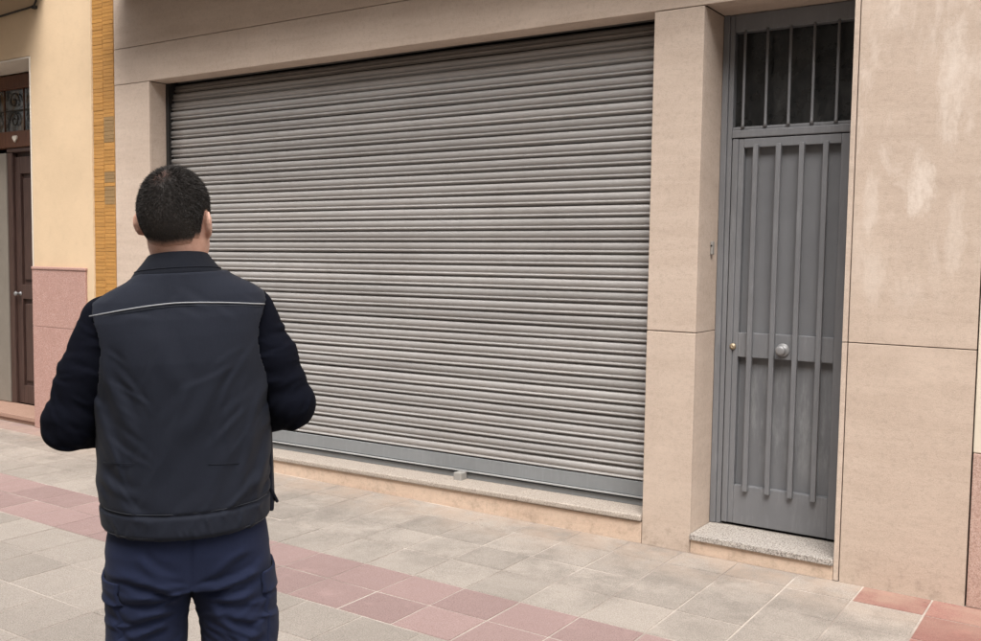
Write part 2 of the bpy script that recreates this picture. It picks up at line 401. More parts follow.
# sill and plinth below the shutter
for a, b_ in ((XS0+.003, XS1-.003),):
    sbox('plinth_slab', a, b_, Y0+.004, Y0+.034, -.002, .118, M_plinth, bev=.002, zfun=lambda x: sag(x)*.8 if True else 0)
for a, b_ in ((XS0+.003, -3.05), (-3.0492, XS1-.002)):
    sbox('sill_slab', a, b_, Y0-.014, Y0+.34, .124, .160, M_sill, bev=.010, seg=3, zfun=sag)
sbox('sill_bed', XS0+.003, XS1-.003, Y0+.038, Y0+.34, 0, .121, M_core, zfun=lambda x: sag(x)*.8)
# step of the narrow door
sbox('door_step', XD0+.002, XD1-.002, Y0-.012, Y0+.49, .074, .106, M_granite, bev=.004, seg=2)
sbox('step_riser', XD0+.003, XD1-.003, Y0+.003, Y0+.033, -.002, .072, M_plinth, bev=.002)

# ------------------------------------------------------------------ roller shutter: building > shutter > slat
YS = Y0+.185
prof = [(-.0005, .016), (-.0045, .015), (-.0058, .004), (-.0090, -.0010), (-.0135, -.0042), (-.020, -.0062), (-.027, -.0066), (-.034, -.0050), (-.0395, -.0022), (-.0435, .0018),
        (-.0462, .0048), (-.0490, .0040), (-.0512, -.0010), (-.0540, -.0056), (-.0575, -.0074), (-.0608, -.0062), (-.0632, -.0015), (-.0648, .006), (-.0662, .0150), (-.0725, .016)]
sx0, sx1 = XS0+.035, XS1-.012
xm = (sx0+sx1)/2; L2 = (sx1-sx0)/2
def slat_mesh(nm, seed):
    r_ = random.Random(seed); V, Fc = [], []; NX = 25
    ph = [r_.uniform(0, 6.28) for _ in range(4)]
    for i in range(NX):
        u_ = -1+2*i/(NX-1); x = u_*L2
        dy = .0016*math.sin(3.1*u_+ph[0])+.0013*math.sin(7.7*u_+ph[1])+.0008*math.sin(17*u_+ph[3]); dz = .0010*math.sin(2.3*u_+ph[2])
        for z_, y_ in prof: V.append((x, y_+dy, z_+dz))
    n = len(prof)
    for i in range(NX-1):
        for j in range(n-1): Fc.append((i*n+j, i*n+j+1, (i+1)*n+j+1, (i+1)*n+j))
    me = bpy.data.meshes.new(nm); me.from_pydata(V, [], Fc)
    bm = bmesh.new(); bm.from_mesh(me); bmesh.ops.solidify(bm, geom=bm.faces[:], thickness=.0012); bm.to_mesh(me); bm.free()
    me.materials.append(M_slat); me.polygons.foreach_set('use_smooth', [True]*len(me.polygons)); return me
slat_ms = [slat_mesh('slat', s) for s in range(6)]
slat_brown = slat_mesh('slat', 9); slat_brown.materials[0] = paint_metal('brown_slat', (.20, .175, .155), .6, .3)
sh = boxes('roller_shutter', [(sx0, sx1, YS+.030, YS+.034, .15, 2.68)], M_dark); T(shop, sh)
sh['label'] = 'closed grey corrugated metal roller shutter of the shop'
def sc_(o): o.parent = sh; o.matrix_parent_inverse = Matrix.Translation(-Vector(shop.location)) @ Matrix.Identity(4); o.matrix_parent_inverse = Matrix.Identity(4); return o
PITCH = .0725
ztop = .302; k_ = 0; zs = ztop
roll = [(2.775, .006, -.05), (2.85, .022, -.24), (2.92, .055, -.55), (2.98, .105, -.9)]
while zs < 2.99:
    zs += PITCH; k_ += 1
    o = bpy.data.objects.new('slat', slat_ms[random.randrange(6)]); C.objects.link(o); o.parent = sh
    tilt = .012*max(0, 1-zs/2.9)
    o.location = (xm, YS+random.uniform(-.0008, .0008), zs+tilt*(xm-XS1)+random.uniform(-.0006, .0006))
    o.rotation_euler = (random.uniform(-.02, .02), -tilt*1.0, 0)
    if zs > 2.74:                                    # the last slats bend back on to the roll; the topmost take a darker brown material
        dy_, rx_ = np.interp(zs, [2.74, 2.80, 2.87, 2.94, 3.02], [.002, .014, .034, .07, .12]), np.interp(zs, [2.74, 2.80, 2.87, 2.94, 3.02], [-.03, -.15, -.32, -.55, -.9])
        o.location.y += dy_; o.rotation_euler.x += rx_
        if zs > 2.85: o.data = slat_brown
tl = lambda f: (lambda x: .012*f*(x-XS1))
def shbox(name, *a, **kw): o = box(name, *a[:6], a[6], None, kw.get('bev', 0), kw.get('seg', 2), kw.get('zfun')); o.parent = sh; return o
shbox('bottom_rail', sx0, sx1, YS-.005, YS+.012, .217, .302, M_bar, bev=.0025, zfun=tl(.9))
shbox('bottom_rail_lip', sx0, sx1, YS-.020, YS-.004, .206, .2165, M_bar_lip, bev=.0035, zfun=tl(.95))
shbox('bottom_foot', sx0, sx1, YS+.002, YS+.016, .160, .192, M_bar, bev=.002, zfun=tl(1.0))
shbox('bottom_gap_strip', sx0, sx1, YS+.014, YS+.020, .1925, .2165, M_dark, zfun=tl(1.0))
shbox('guide_rail', XS0+.001, XS0+.034, YS-.03, YS+.05, .112, ZL, M_dark, bev=.002)
shbox('guide_rail', XS1-.011, XS1-.001, YS-.03, YS+.05, .165, ZL, M_dark, bev=.002)
lk = shbox('floor_lock', -3.605, -3.545, YS-.075, YS-.006, .141, .192, M_concrete, bev=.005, seg=2)

# ------------------------------------------------------------------ narrow metal door with barred transom
YD = Y0+.285                      # face of the frame
dpanel = boxes('door', [(-1.85, -1.215, YD+.044, YD+.052, .125, 2.222)], M_doorpan); T(shop, dpanel)
dpanel['label'] = 'grey painted metal door with four vertical bars and round knob'
def db(name, *a, **kw): o = box(name, *a[:6], a[6], None, kw.get('bev', .002), 2); o.parent = dpanel; return o
# frame (outer, inner)
db('door_frame', XD0+.001, -1.912, YD-.004, YD+.08, .108, ZL+.001, M_door, bev=.004)
db('door_frame', -1.911, -1.884, YD+.004, YD+.08, .108, ZL+.0, M_door, bev=.004)
db('door_frame', XD1-.025, XD1-.001, YD-.004, YD+.08, .108, ZL+.001, M_door, bev=.004)
db('door_frame', -1.883, XD1-.026, YD+.002, YD+.08, 2.812, ZL, M_door, bev=.004)
db('frame_rail', -1.883, XD1-.026, YD-.002, YD+.08, 2.246, 2.288, M_door, bev=.005)
db('frame_rail', -1.883, XD1-.026, YD+.008, YD+.08, 2.2885, 2.306, M_door, bev=.003)
# leaf
db('stile', -1.8785, -1.846, YD-.001, YD+.056, .122, 2.240, M_door, bev=.004)
db('stile', -1.8455, -1.815, YD+.006, YD+.056, .122, 2.240, M_door, bev=.003)
db('stile', -1.302, -1.219, YD+.002, YD+.056, .122, 2.240, M_door, bev=.003)
db('top_rail', -1.8145, -1.3025, YD+.003, YD+.056, 2.192, 2.240, M_door, bev=.003)
db('middle_rail', -1.8145, -1.3025, YD+.006, YD+.056, 1.052, 1.186, M_door, bev=.003)
db('bottom_plate', -1.8145, -1.3025, YD+.006, YD+.056, .122, .338, M_door, bev=.003)
for xb in (-1.744, -1.621, -1.498, -1.375):
    db('bar', xb-.0135, xb+.0135, YD-.020, YD+.0055, .312, 2.205, M_door, bev=.003)
db('threshold_gap', -1.883, XD1-.026, YD+.03, YD+.06, .1065, .1215, M_void, bev=0)
kn = lathe_y('knob', -1.566, YD+.005, 1.105, [(.036, 0), (.036, -.006), (.030, -.009), (.018, -.011), (.016, -.030), (.024, -.036), (.0275, -.044), (.026, -.053), (.017, -.058), (.006, -.059), (.001, -.059)], M_knob); kn.parent = dpanel
lkc = lathe_y('lock_cylinder', -1.842, YD+.004, 1.108, [(.0175, 0), (.0175, -.006), (.014, -.010), (.0115, -.0105), (.010, -.014), (.004, -.0145), (.003, -.012), (.001, -.012)], M_brass, seg=18); lkc.parent = dpanel
tw = boxes('transom_window', [(-1.883, XD1-.026, YD+.05, YD+.056, 2.30, 2.815)], M_glass); T(shop, tw)
tw['label'] = 'dark dusty transom window behind thin vertical bars'
for xb in (-1.826, -1.703, -1.580, -1.457, -1.334, -1.235):
    o = tube('bar', [(xb, YD+.004, 2.300), (xb, YD+.004, 2.318), (xb, YD+.004, 2.40), (xb, YD+.004, 2.60), (xb, YD+.004, 2.820)], [.011, .0082, .0078, .0078, .0078], M_door, None, 10); o.parent = tw
bell = box('bell_push', XD0, XD0+.014, Y0+.178, Y0+.204, 1.611, 1.683, M_plastic, None, .003); T(shop, bell)
bb = lathe_y('button', XD0+.007, Y0+.178, 1.66, [(.005, 0), (.005, -.003), (.001, -.0035)], M_dark, seg=12); bb.parent = bell

# balcony of the shop building above the frame
def balcony(par, x0, x1, depth, z0, t, mat_top, mat_under):
    sl = boxes('balcony', [(x0, x1, Y0-depth, Y0-.001, z0, z0+t)], mat_under); T(par, sl)
    ed = box('balcony_edge', x0-.02, x1+.02, Y0-depth-.03, Y0-depth-.001, z0-.02, z0+t+.03, mat_top, None, .006); ed.parent = sl
    rl = box('handrail', x0, x1, Y0-depth+.03, Y0-depth+.07, z0+t+.95, z0+t+.99, M_dark, None, .004); rl.parent = sl
    n = int((x1-x0)/.13)
    b0 = box_mesh('baluster', -.007, .007, -.007, .007, 0, .95); b0.materials.append(M_dark)
    for i in range(n+1):
        o = bpy.data.objects.new('baluster', b0); C.objects.link(o); o.parent = sl; o.location = (x0+.02+(x1-x0-.04)*i/n, Y0-depth+.05, z0+t)
    return sl
balcony(shop, -6.80, -1.35, .46, 3.60, .16, M_balc, M_balc2)

# ------------------------------------------------------------------ left neighbour
nb = thing('house', 'cream rendered house with pink granite dado, ochre tile strip and dark wooden door', 'house', (-8.1, Y0, 0))
def nbx(name, *a, **kw):
    o = box(name, *a[:6], a[6], None, kw.get('bev', 0), kw.get('seg', 2)); T(nb, o); return o
NX1, NXD, NZ = -7.222, -8.105, 3.256
bm = bmesh.new()
vv = [bm.verts.new((x, Y0-.012, z)) for x, z in ((-14, 0), (-9.75, 0), (-9.75, NZ), (NXD, NZ), (NXD, 0), (NX1, 0), (NX1, 6.2), (-14, 6.2))]
fc = bm.faces.new(vv); ex = bmesh.ops.extrude_face_region(bm, geom=[fc])
for v in ex['geom']:
    if isinstance(v, bmesh.types.BMVert): v.co.y += .612
bmesh.ops.recalc_face_normals(bm, faces=bm.faces)
bmesh.ops.bevel(bm, geom=[e for e in bm.edges if all(abs(v.co.y-(Y0-.012)) < 1e-4 for v in e.verts)], offset=.006, segments=2, affect='EDGES')
me = bpy.data.meshes.new('wall'); bm.to_mesh(me); bm.free(); T(nb, link('wall', me, M_cream))
nbx('highlight_trim', NXD-.014, NXD-.0005, Y0-.016, Y0+.35, .0, NZ-.016, M_white, bev=.004)  # white strip along the plaster edge: arris highlight put into the colour
nbx('highlight_trim', -9.75, NXD-.0005, Y0-.016, Y0+.35, NZ-.0155, NZ-.0006, M_white, bev=.004)
strip = boxes('tile_strip', [(NX1+.001, XL-.001, Y0+.0005, Y0+.6, 0, 6.2)], M_ojoint); T(nb, strip)
tm = {}
for nm, mt in (('o', M_otile), ('g', M_gtile)):
    me = box_mesh('tile', -.0665, .0665, 0, .016, -.0139, .0139, .0015, 1); me.materials.append(mt); tm[nm] = me
z = .02; row = 0
while z < 4.1:
    for c_ in (0, 1):
        x = NX1+.0705+c_*.139
        grey = c_ == 1 and (2.46 < z < 2.67 or 1.94 < z < 2.23) and random.random() < .7
        o = bpy.data.objects.new('tile', tm['g' if grey else 'o']); C.objects.link(o); o.parent = strip
        o.matrix_parent_inverse = Matrix.Identity(4)
        o.location = (x+random.uniform(-.001, .001), Y0-.004+random.uniform(-.0015, .0015), z+random.uniform(-.0008, .0008)+.004*c_)
        o.rotation_euler = (random.uniform(-.03, .03), random.uniform(-.008, .008), random.uniform(-.008, .008))
    z += .0295; row += 1
# dado of pink granite
for x0, x1, z0, z1 in ((NXD+.003, -7.32, .0, .905), (NXD+.003, -7.32, .908, 1.405)):
    nbx('dado_slab', x0, x1, Y0-.032, Y0-.0125, z0, z1, M_pink, bev=.003)
nbx('dado_cap', NXD+.001, -7.312, Y0-.040, Y0-.0125, 1.4065, 1.432, M_pink, bev=.006)
nbx('dado_slab', -9.9, NXD-.03, Y0+.0, Y0+.03, 0, .035, M_step, bev=.003)
nbx('door_step', -9.75, NXD-.004, Y0-.02, Y0+.37, .036, .078, M_step, bev=.006)
# recessed wooden door with glazed fanlight
YN = Y0+.36
nd = boxes('door', [(-9.13, -8.12, YN+.045, YN+.07, .08, 2.50)], M_wood); T(nb, nd)
nd['label'] = 'dark brown panelled wooden door'
def nbb(name, *a, **kw): o = box(name, *a[:6], a[6], None, kw.get('bev', .004), 2); o.parent = nd; return o
nbb('door_frame', -9.13, -9.045, YN-.01, YN+.08, .08, 2.50, M_wood, bev=.008)
nbb('stile', -9.044, -8.955, YN+.018, YN+.046, .085, 2.46, M_wood)
nbb('stile', -8.72, -8.62, YN+.018, YN+.046, .085, 2.46, M_wood)
nbb('stile', -8.615, -8.52, YN+.018, YN+.046, .085, 2.46, M_wood)
for z0, z1 in ((.085, .26), (1.10, 1.24), (2.30, 2.46)):
    nbb('rail', -8.954, -8.721, YN+.018, YN+.046, z0, z1, M_wood)
    nbb('rail', -8.519, -8.2, YN+.018, YN+.046, z0, z1, M_wood)
for z0, z1 in ((.30, 1.06), (1.28, 2.26)):
    nbb('raised_panel', -8.93, -8.745, YN+.028, YN+.046, z0, z1, M_wood, bev=.014)
    nbb('raised_panel', -8.495, -8.225, YN+.028, YN+.046, z0, z1, M_wood, bev=.014)
nbb('door_frame', -9.13, -8.12, YN-.015, YN+.08, 2.501, 2.545, M_wood, bev=.01)
nbb('transom_rail', -9.75, -8.12, YN-.03, YN+.08, 2.5455, 2.70, M_wood2, bev=.008)
nbb('transom_head', -9.75, -8.12, YN-.01, YN+.08, 3.10, 3.232, M_wood2, bev=.008)
kn = lathe_y('door_knob', -8.985, YN+.016, 1.15, [(.022, 0), (.012, -.01), (.012, -.03), (.024, -.045), (.018, -.058), (.001, -.06)], M_knob, seg=14); kn.parent = nd
# pale heart-shaped ornament on the transom rail
bm = bmesh.new(); hv_ = []
for i in range(28):
    t = 2*math.pi*i/28; hv_.append(bm.verts.new((-8.935+.0022*16*math.sin(t)**3, 0, 2.628+.0022*(13*math.cos(t)-5*math.cos(2*t)-2*math.cos(3*t)-math.cos(4*t)))))
fc = bm.faces.new(hv_); ex = bmesh.ops.extrude_face_region(bm, geom=[fc])
for v in ex['geom']:
    if isinstance(v, bmesh.types.BMVert): v.co.y += .014
bmesh.ops.recalc_face_normals(bm, faces=bm.faces)
me = bpy.data.meshes.new('ornament'); bm.to_mesh(me); bm.free()
o = link('ornament', me, M_white); o.location.y = YN-.046; o.parent = nd
fan = boxes('fanlight', [(-9.75, -8.12, YN+.03, YN+.036, 2.70, 3.10)], M_lead); T(nb, fan)
def scroll(cx, cz, r0, sgn):
    return [(cx+sgn*r0*(1-i/26)*math.cos(i*.38), YN+.012, cz+r0*(1-i/26)*math.sin(i*.38)) for i in range(24)]
for cx in (-9.35, -9.02, -8.69, -8.36):
    for sgn, dz in ((1, .09), (-1, -.09)):
        o = tube('iron_scroll', scroll(cx, 2.90+dz, .085, sgn), .007, M_cable, None, 6); o.parent = fan
for cx in (-9.185, -8.855, -8.525):
    o = tube('iron_bar', [(cx, YN+.012, 2.70), (cx, YN+.012, 2.9), (cx, YN+.012, 3.10)], .008, M_wood2, None, 6); o.parent = fan
o = tube('iron_bar', [(-9.7, YN+.012, 2.90), (-9, YN+.012, 2.9), (-8.2, YN+.012, 2.90)], .006, M_cable, None, 6); o.parent = fan
nbx('pilaster', -9.75, -9.135, YN-.02, YN+.08, .079, 2.5, plaster_mat('grey_stone_render', (.23, .205, .175)), bev=.01)
nbx('inner_wall', -9.74, -8.12, Y0+.5, Y0+.58, 0, 3.25, M_void)
balcony(nb, -12.5, -7.86, .6, 3.79, .14, M_balc, M_balc2)
# cable along the wall with its bracket
cb = tube('cable', [(-12+.1*i, Y0-.045-.004*math.sin(i*.5), 3.655+.012*math.sin(i*.35)-.0004*i) for i in range(0, 40)]+[(-7.99, Y0-.04, 3.66), (-7.97, Y0-.03, 3.70), (-7.97, Y0-.03, 3.9)], .009, M_cable, None, 6); T(nb, cb)
br = box('cable_bracket', -8.015, -7.975, Y0-.05, Y0-.0125, 3.64, 3.67, M_dark, None, .006); T(nb, br)

# ------------------------------------------------------------------ right neighbour (a sliver)
rb = thing('house', 'pale yellow rendered house with low pink stone dado beside the shop', 'house', (1.5, Y0, 0))
o = box('wall', XR+.004, 8, Y0+.0, Y0+.6, .72, 6.2, M_paleyellow, None, .004); T(rb, o)
o = box('wall', XR+.004, 8, Y0+.02, Y0+.6, 0, .7195, M_paleyellow, None, .004); T(rb, o)
for x0, x1 in ((XR+.006, .25), (.253, 1.1), (1.103, 1.95), (1.953, 2.8)):
    o = box('dado_slab', x0, x1, Y0-.006, Y0+.0195, .0, .717, M_pink2, None, .003); T(rb, o)

# ------------------------------------------------------------------ terrace added across the street, unseen behind the viewer, to shade the low sky
ob = thing('unseen_terrace', 'unseen pale three storey terrace added across the street to shade the low sky', 'house', (-3, -4.6, 0))
YO = -4.6
ow = boxes('wall', [(-26, 22, YO-6, YO, 0, 10.4)], M_white); T(ob, ow)
oc = box('cornice', -26, 22, YO+.001, YO+.25, 9.9, 10.15, M_white, None, .02); T(ob, oc)
wm = box_mesh('window', -.55, .55, 0, .02, 0, 1.7); wm.materials.append(M_glass)
sm = box_mesh('sill', -.65, .65, .0, .12, -.09, -.01, .01, 1); sm.materials.append(M_sill)
fm = box_mesh('frame', -.03, .03, .021, .05, 0, 1.7); fm.materials.append(M_wood)
for zf in (1.0, 4.2, 7.3):
    for i in range(12):
        o = bpy.data.objects.new('window', wm); C.objects.link(o); T(ob, o); o.location = (-24+i*4, YO+.002, zf)
        for nm_, m_ in (('sill', sm), ('frame', fm)):
            q = bpy.data.objects.new(nm_, m_); C.objects.link(q); q.parent = o
# ------------------------------------------------------------------ person (implicit surfaces polygonised with surface nets)
def surface_nets(Fd, org, h):
    ins = Fd < 0
    c = ins[:-1, :-1, :-1]
    allc = [ins[i:ins.shape[0]-1+i, j:ins.shape[1]-1+j, k:ins.shape[2]-1+k] for i in (0, 1) for j in (0, 1) for k in (0, 1)]
    s = np.zeros(c.shape, np.int8)
    for a in allc: s += a
    act = (s > 0) & (s < 8)
    idx = np.argwhere(act)
    vid = np.full(c.shape, -1, np.int64); vid[act] = np.arange(len(idx))
    P = np.zeros((len(idx), 3)); cnt = np.zeros(len(idx))
    cor = [(i, j, k) for i in (0, 1) for j in (0, 1) for k in (0, 1)]
    val = {q: Fd[idx[:, 0]+q[0], idx[:, 1]+q[1], idx[:, 2]+q[2]] for q in cor}
    for q in cor:
        for ax in range(3):
            if q[ax] == 0:
                q2 = list(q); q2[ax] = 1; q2 = tuple(q2)
                a, b = val[q], val[q2]; m = (a < 0) != (b < 0)
                t = np.where(m, a/np.where(m, a-b, 1), 0)
                p = np.array(q, float)[None, :].repeat(len(idx), 0); p[:, ax] = t
                P[m] += p[m]; cnt[m] += 1
    P /= cnt[:, None]
    V = (idx+P)*h+np.array(org)
    faces = []
    for ax in range(3):
        o1, o2 = [(1, 2), (2, 0), (0, 1)][ax]
        sl0 = [slice(None)]*3; sl1 = [slice(None)]*3
        sl0[ax] = slice(0, -1); sl1[ax] = slice(1, None)
        A, B = ins[tuple(sl0)], ins[tuple(sl1)]
        e = np.argwhere(A != B)
        ok = (e[:, o1] > 0) & (e[:, o2] > 0) & (e[:, o1] < c.shape[o1]) & (e[:, o2] < c.shape[o2])
        e = e[ok]; fl = A[e[:, 0], e[:, 1], e[:, 2]]
        def cell(d1, d2):
            q = e.copy(); q[:, o1] -= d1; q[:, o2] -= d2; return vid[q[:, 0], q[:, 1], q[:, 2]]
        q = np.stack([cell(1, 1), cell(0, 1), cell(0, 0), cell(1, 0)], 1)
        q[~fl] = q[~fl][:, ::-1]
        faces.append(q)
    return V, np.concatenate(faces)

class Grid:
    def __init__(s, lo, hi, h):
        s.lo = np.array(lo, float); s.h = h
        s.n = np.ceil((np.array(hi)-s.lo)/h).astype(int)+1
        s.F = np.full(tuple(s.n), 9.0, np.float32)
    def sub(s, lo, hi):
        a = np.clip(np.floor((np.array(lo)-s.lo)/s.h).astype(int), 0, s.n-1); b = np.clip(np.ceil((np.array(hi)-s.lo)/s.h).astype(int)+1, 1, s.n)
        sl = tuple(slice(i, j) for i, j in zip(a, b))
        g_ = np.meshgrid(*[s.lo[i]+np.arange(a[i], b[i])*s.h for i in range(3)], indexing='ij')
        return sl, [q.astype(np.float32) for q in g_]
    def pts(s): return s.sub(s.lo, s.lo+(s.n-1)*s.h)[1]
    def add(s, fn, lo, hi, k=.02, sub=False):
        mg = 2*k+.02
        sl, p = s.sub(np.array(lo)-mg, np.array(hi)+mg)
        d = fn(*p); f = s.F[sl]
        if sub:
            d = -d; hh = np.clip(.5-.5*(f-d)/k, 0, 1); s.F[sl] = f*(1-hh)+d*hh+k*hh*(1-hh)
        else:
            hh = np.clip(.5+.5*(f-d)/k, 0, 1); s.F[sl] = f*(1-hh)+d*hh-k*hh*(1-hh)
    def cone(s, a, b, ra, rb, k=.02, sub=False, tr=None):
        a = np.array(a, float); b = np.array(b, float); ab = b-a; L_ = float(ab@ab)
        def fn(x, y, z):
            if tr: x, y, z = tr(x, y, z)
            t = np.clip(((x-a[0])*ab[0]+(y-a[1])*ab[1]+(z-a[2])*ab[2])/L_, 0, 1)
            return np.sqrt((x-a[0]-t*ab[0])**2+(y-a[1]-t*ab[1])**2+(z-a[2]-t*ab[2])**2)-(ra+t*(rb-ra))
        m = max(ra, rb)+(.09 if tr else 0)
        s.add(fn, np.minimum(a, b)-m, np.maximum(a, b)+m, k, sub)
    def ell(s, c, r, k=.02, sub=False, tr=None):
        c = np.array(c, float)
        def fn(x, y, z):
            if tr: x, y, z = tr(x, y, z)
            X, Y, Z = (x-c[0])/r[0], (y-c[1])/r[1], (z-c[2])/r[2]
            k0 = np.sqrt(X*X+Y*Y+Z*Z)+1e-6; k1 = np.sqrt((X/r[0])**2+(Y/r[1])**2+(Z/r[2])**2)+1e-6
            return k0*(k0-1)/k1
        m = np.array(r)+(.09 if tr else 0)
        s.add(fn, c-m, c+m, k, sub)
    def mesh(s, name, mat, parent, smooth=1):
        V, Q = surface_nets(s.F, s.lo, s.h)
        for _ in range(smooth):   # light Laplacian pass
            acc = np.zeros_like(V); n = np.zeros(len(V))
            for i in range(4):
                a, b = Q[:, i], Q[:, (i+1) % 4]
                np.add.at(acc, a, V[b]); np.add.at(n, a, 1); np.add.at(acc, b, V[a]); np.add.at(n, b, 1)
            V = V*.45+.55*acc/np.maximum(n, 1)[:, None]
        me = bpy.data.meshes.new(name)
        me.vertices.add(len(V)); me.vertices.foreach_set('co', V.astype(np.float32).ravel())
        me.loops.add(Q.size); me.loops.foreach_set('vertex_index', Q.astype(np.int32).ravel())
        me.polygons.add(len(Q)); me.polygons.foreach_set('loop_start', np.arange(0, Q.size, 4, dtype=np.int32)); me.polygons.foreach_set('loop_total', np.full(len(Q), 4, np.int32))
        me.polygons.foreach_set('use_smooth', np.ones(len(Q), bool)); me.update(calc_edges=True); me.validate()
        me.materials.append(mat)
        o = bpy.data.objects.new(name, me); C.objects.link(o)
        if parent: o.parent = parent
        return o

def sstep(a, b, x): t = np.clip((x-a)/(b-a), 0, 1); return t*t*(3-2*t)
def folds(x, y, z, lst, side):
    """cloth folds: each a ridge with a valley beside it, drawn along a segment in x,z on one side of the body"""
    D = np.zeros_like(x)
    for (xa, za, xb, zb, A, wd) in lst:
        dx, dz = xb-xa, zb-za; L_ = math.hypot(dx, dz); ux, uz = dx/L_, dz/L_
        t = ((x-xa)*ux+(z-za)*uz)/L_; s_ = (x-xa)*-uz+(z-za)*ux
        s_ = s_+.12*L_*np.sin(t*3.1)*.5
        env = sstep(-.12, .25, t)*(1-sstep(.72, 1.15, t))
        D += A*env*(np.exp(-(s_/wd)**2)-.75*np.exp(-((s_-1.7*wd)/wd)**2))
    return D*side

def creases(G, n, xr, zr, ang, amp, wid, length, side=None, seed=1):
    """many short sharp creases cut into the field, each only inside its own block"""
    r_ = np.random.default_rng(seed)
    for _ in range(n):
        xc, zc = r_.uniform(*xr), r_.uniform(*zr); a = ang(xc, zc)+r_.normal(0, .28); L_ = r_.uniform(*length); A = r_.uniform(*amp); w_ = r_.uniform(*wid)
        ux, uz = math.cos(a), math.sin(a); bow = r_.normal(0, .18)
        hx_, hz_ = abs(ux)*L_/2+5*w_, abs(uz)*L_/2+5*w_
        sl, (x, y, z) = G.sub((xc-hx_, G.lo[1], zc-hz_), (xc+hx_, G.lo[1]+(G.n[1]-1)*G.h, zc+hz_))
        if min(x.shape) == 0: continue
        t = ((x-xc)*ux+(z-zc)*uz)/(L_/2); s_ = -(x-xc)*uz+(z-zc)*ux+bow*L_*.25*(t*t-.5)
        env = np.clip(1-t*t, 0, 1)**1.5
        D_ = A*env*(np.exp(-(s_/w_)**2)-.8*np.exp(-((s_-1.5*w_)/(1.1*w_))**2))
        if side is not None: D_ = D_*side(x, y, z)
        G.F[sl] -= D_.astype(np.float32)

LEAN = .026
def lean(z): return LEAN*(1.55-z)              # hips stand a little to the right of the collar
TILT = .055                                     # right shoulder carried higher
# --- materials
k = NT('skin', .5, .4)
b = k.mix(k.ramp(k.noise(35, 5, .6), .35, .7), (.60, .365, .285), (.53, .295, .22)); k.col(b); k.b.inputs['Subsurface Weight'].default_value = .12
k.b.inputs['Subsurface Radius'].default_value = (.012, .005, .003); k.bump(k.noise(380, 3, .6), .2, .001); M_skin = k.m
def cloth(name, c, c2, rough=.85, weave=900, sheen=.04, lint=.0):
    k = NT(name, rough, .10); o_ = k.obj()
    b = k.mix(k.ramp(k.noise(6, 5, .6, vec=o_), .35, .7), c, c2)
    b = k.mix(k.ramp(k.noise(weave, 2, .5, vec=o_), .4, .65, 0, .35), b, tuple(x*1.5 for x in c))
    if lint: b = k.mix(k.ramp(k.noise(140, 4, .7, vec=o_), .66, .76, 0, lint), b, tuple(x*2.2+.01 for x in c))
    k.col(b); k.b.inputs['Sheen Weight'].default_value = sheen; k.b.inputs['Sheen Roughness'].default_value = .5
    k.bump(k.noise(weave, 2, .5, vec=o_), .25, .0008); k.bump(k.noise(26, 4, .55, vec=o_, stretch=(1, 1, .6)), .22, .006); return k.m
M_vest = cloth('charcoal_softshell', (.0172, .0200, .0300), (.0136, .0160, .0245), .72, 1100, .04, .25)
M_vest_trim = cloth('charcoal_trim', (.0120, .0138, .0200), (.0100, .0115, .0170), .8, 1100, .03)
M_sweater = cloth('navy_knit', (.0036, .0044, .0090), (.0028, .0034, .0070), .95, 700, .0)
M_trouser = cloth('navy_work_twill', (.0155, .0205, .0470), (.0122, .0164, .0375), .85, 1000, .04, .2)
M_piping = NT('grey_piping', .5, .4); M_piping.col((.33, .34, .36)); M_piping = M_piping.m
M_shoe = NT('black_leather', .5, .4); M_shoe.col((.015, .014, .014)); M_shoe = M_shoe.m
M_sole = NT('black_rubber', .8, .3); M_sole.col((.02, .02, .02)); M_sole = M_sole.m
M_eye = NT('eye_white', .2, .5); M_eye.col((.6, .57, .54)); M_eye = M_eye.m

AZ = math.radians(51.55); DM = 2.45
man = thing('person', 'man seen from behind in charcoal vest, navy sweater and navy cargo trousers', 'person', (-math.sin(AZ)*DM, math.cos(AZ)*DM, 0), AZ)
HROT = math.radians(-22); HC = (0.0, -.012)
ch, shh = math.cos(HROT), math.sin(HROT)
def headtr(x, y, z):        # world-of-man -> head frame
    dx, dy = x-HC[0]+.006, y-HC[1]
    return dx*ch+dy*shh, -dx*shh+dy*ch, z
def head_inv(x, y): return x*ch-y*shh+HC[0]-.006, x*shh+y*ch+HC[1]

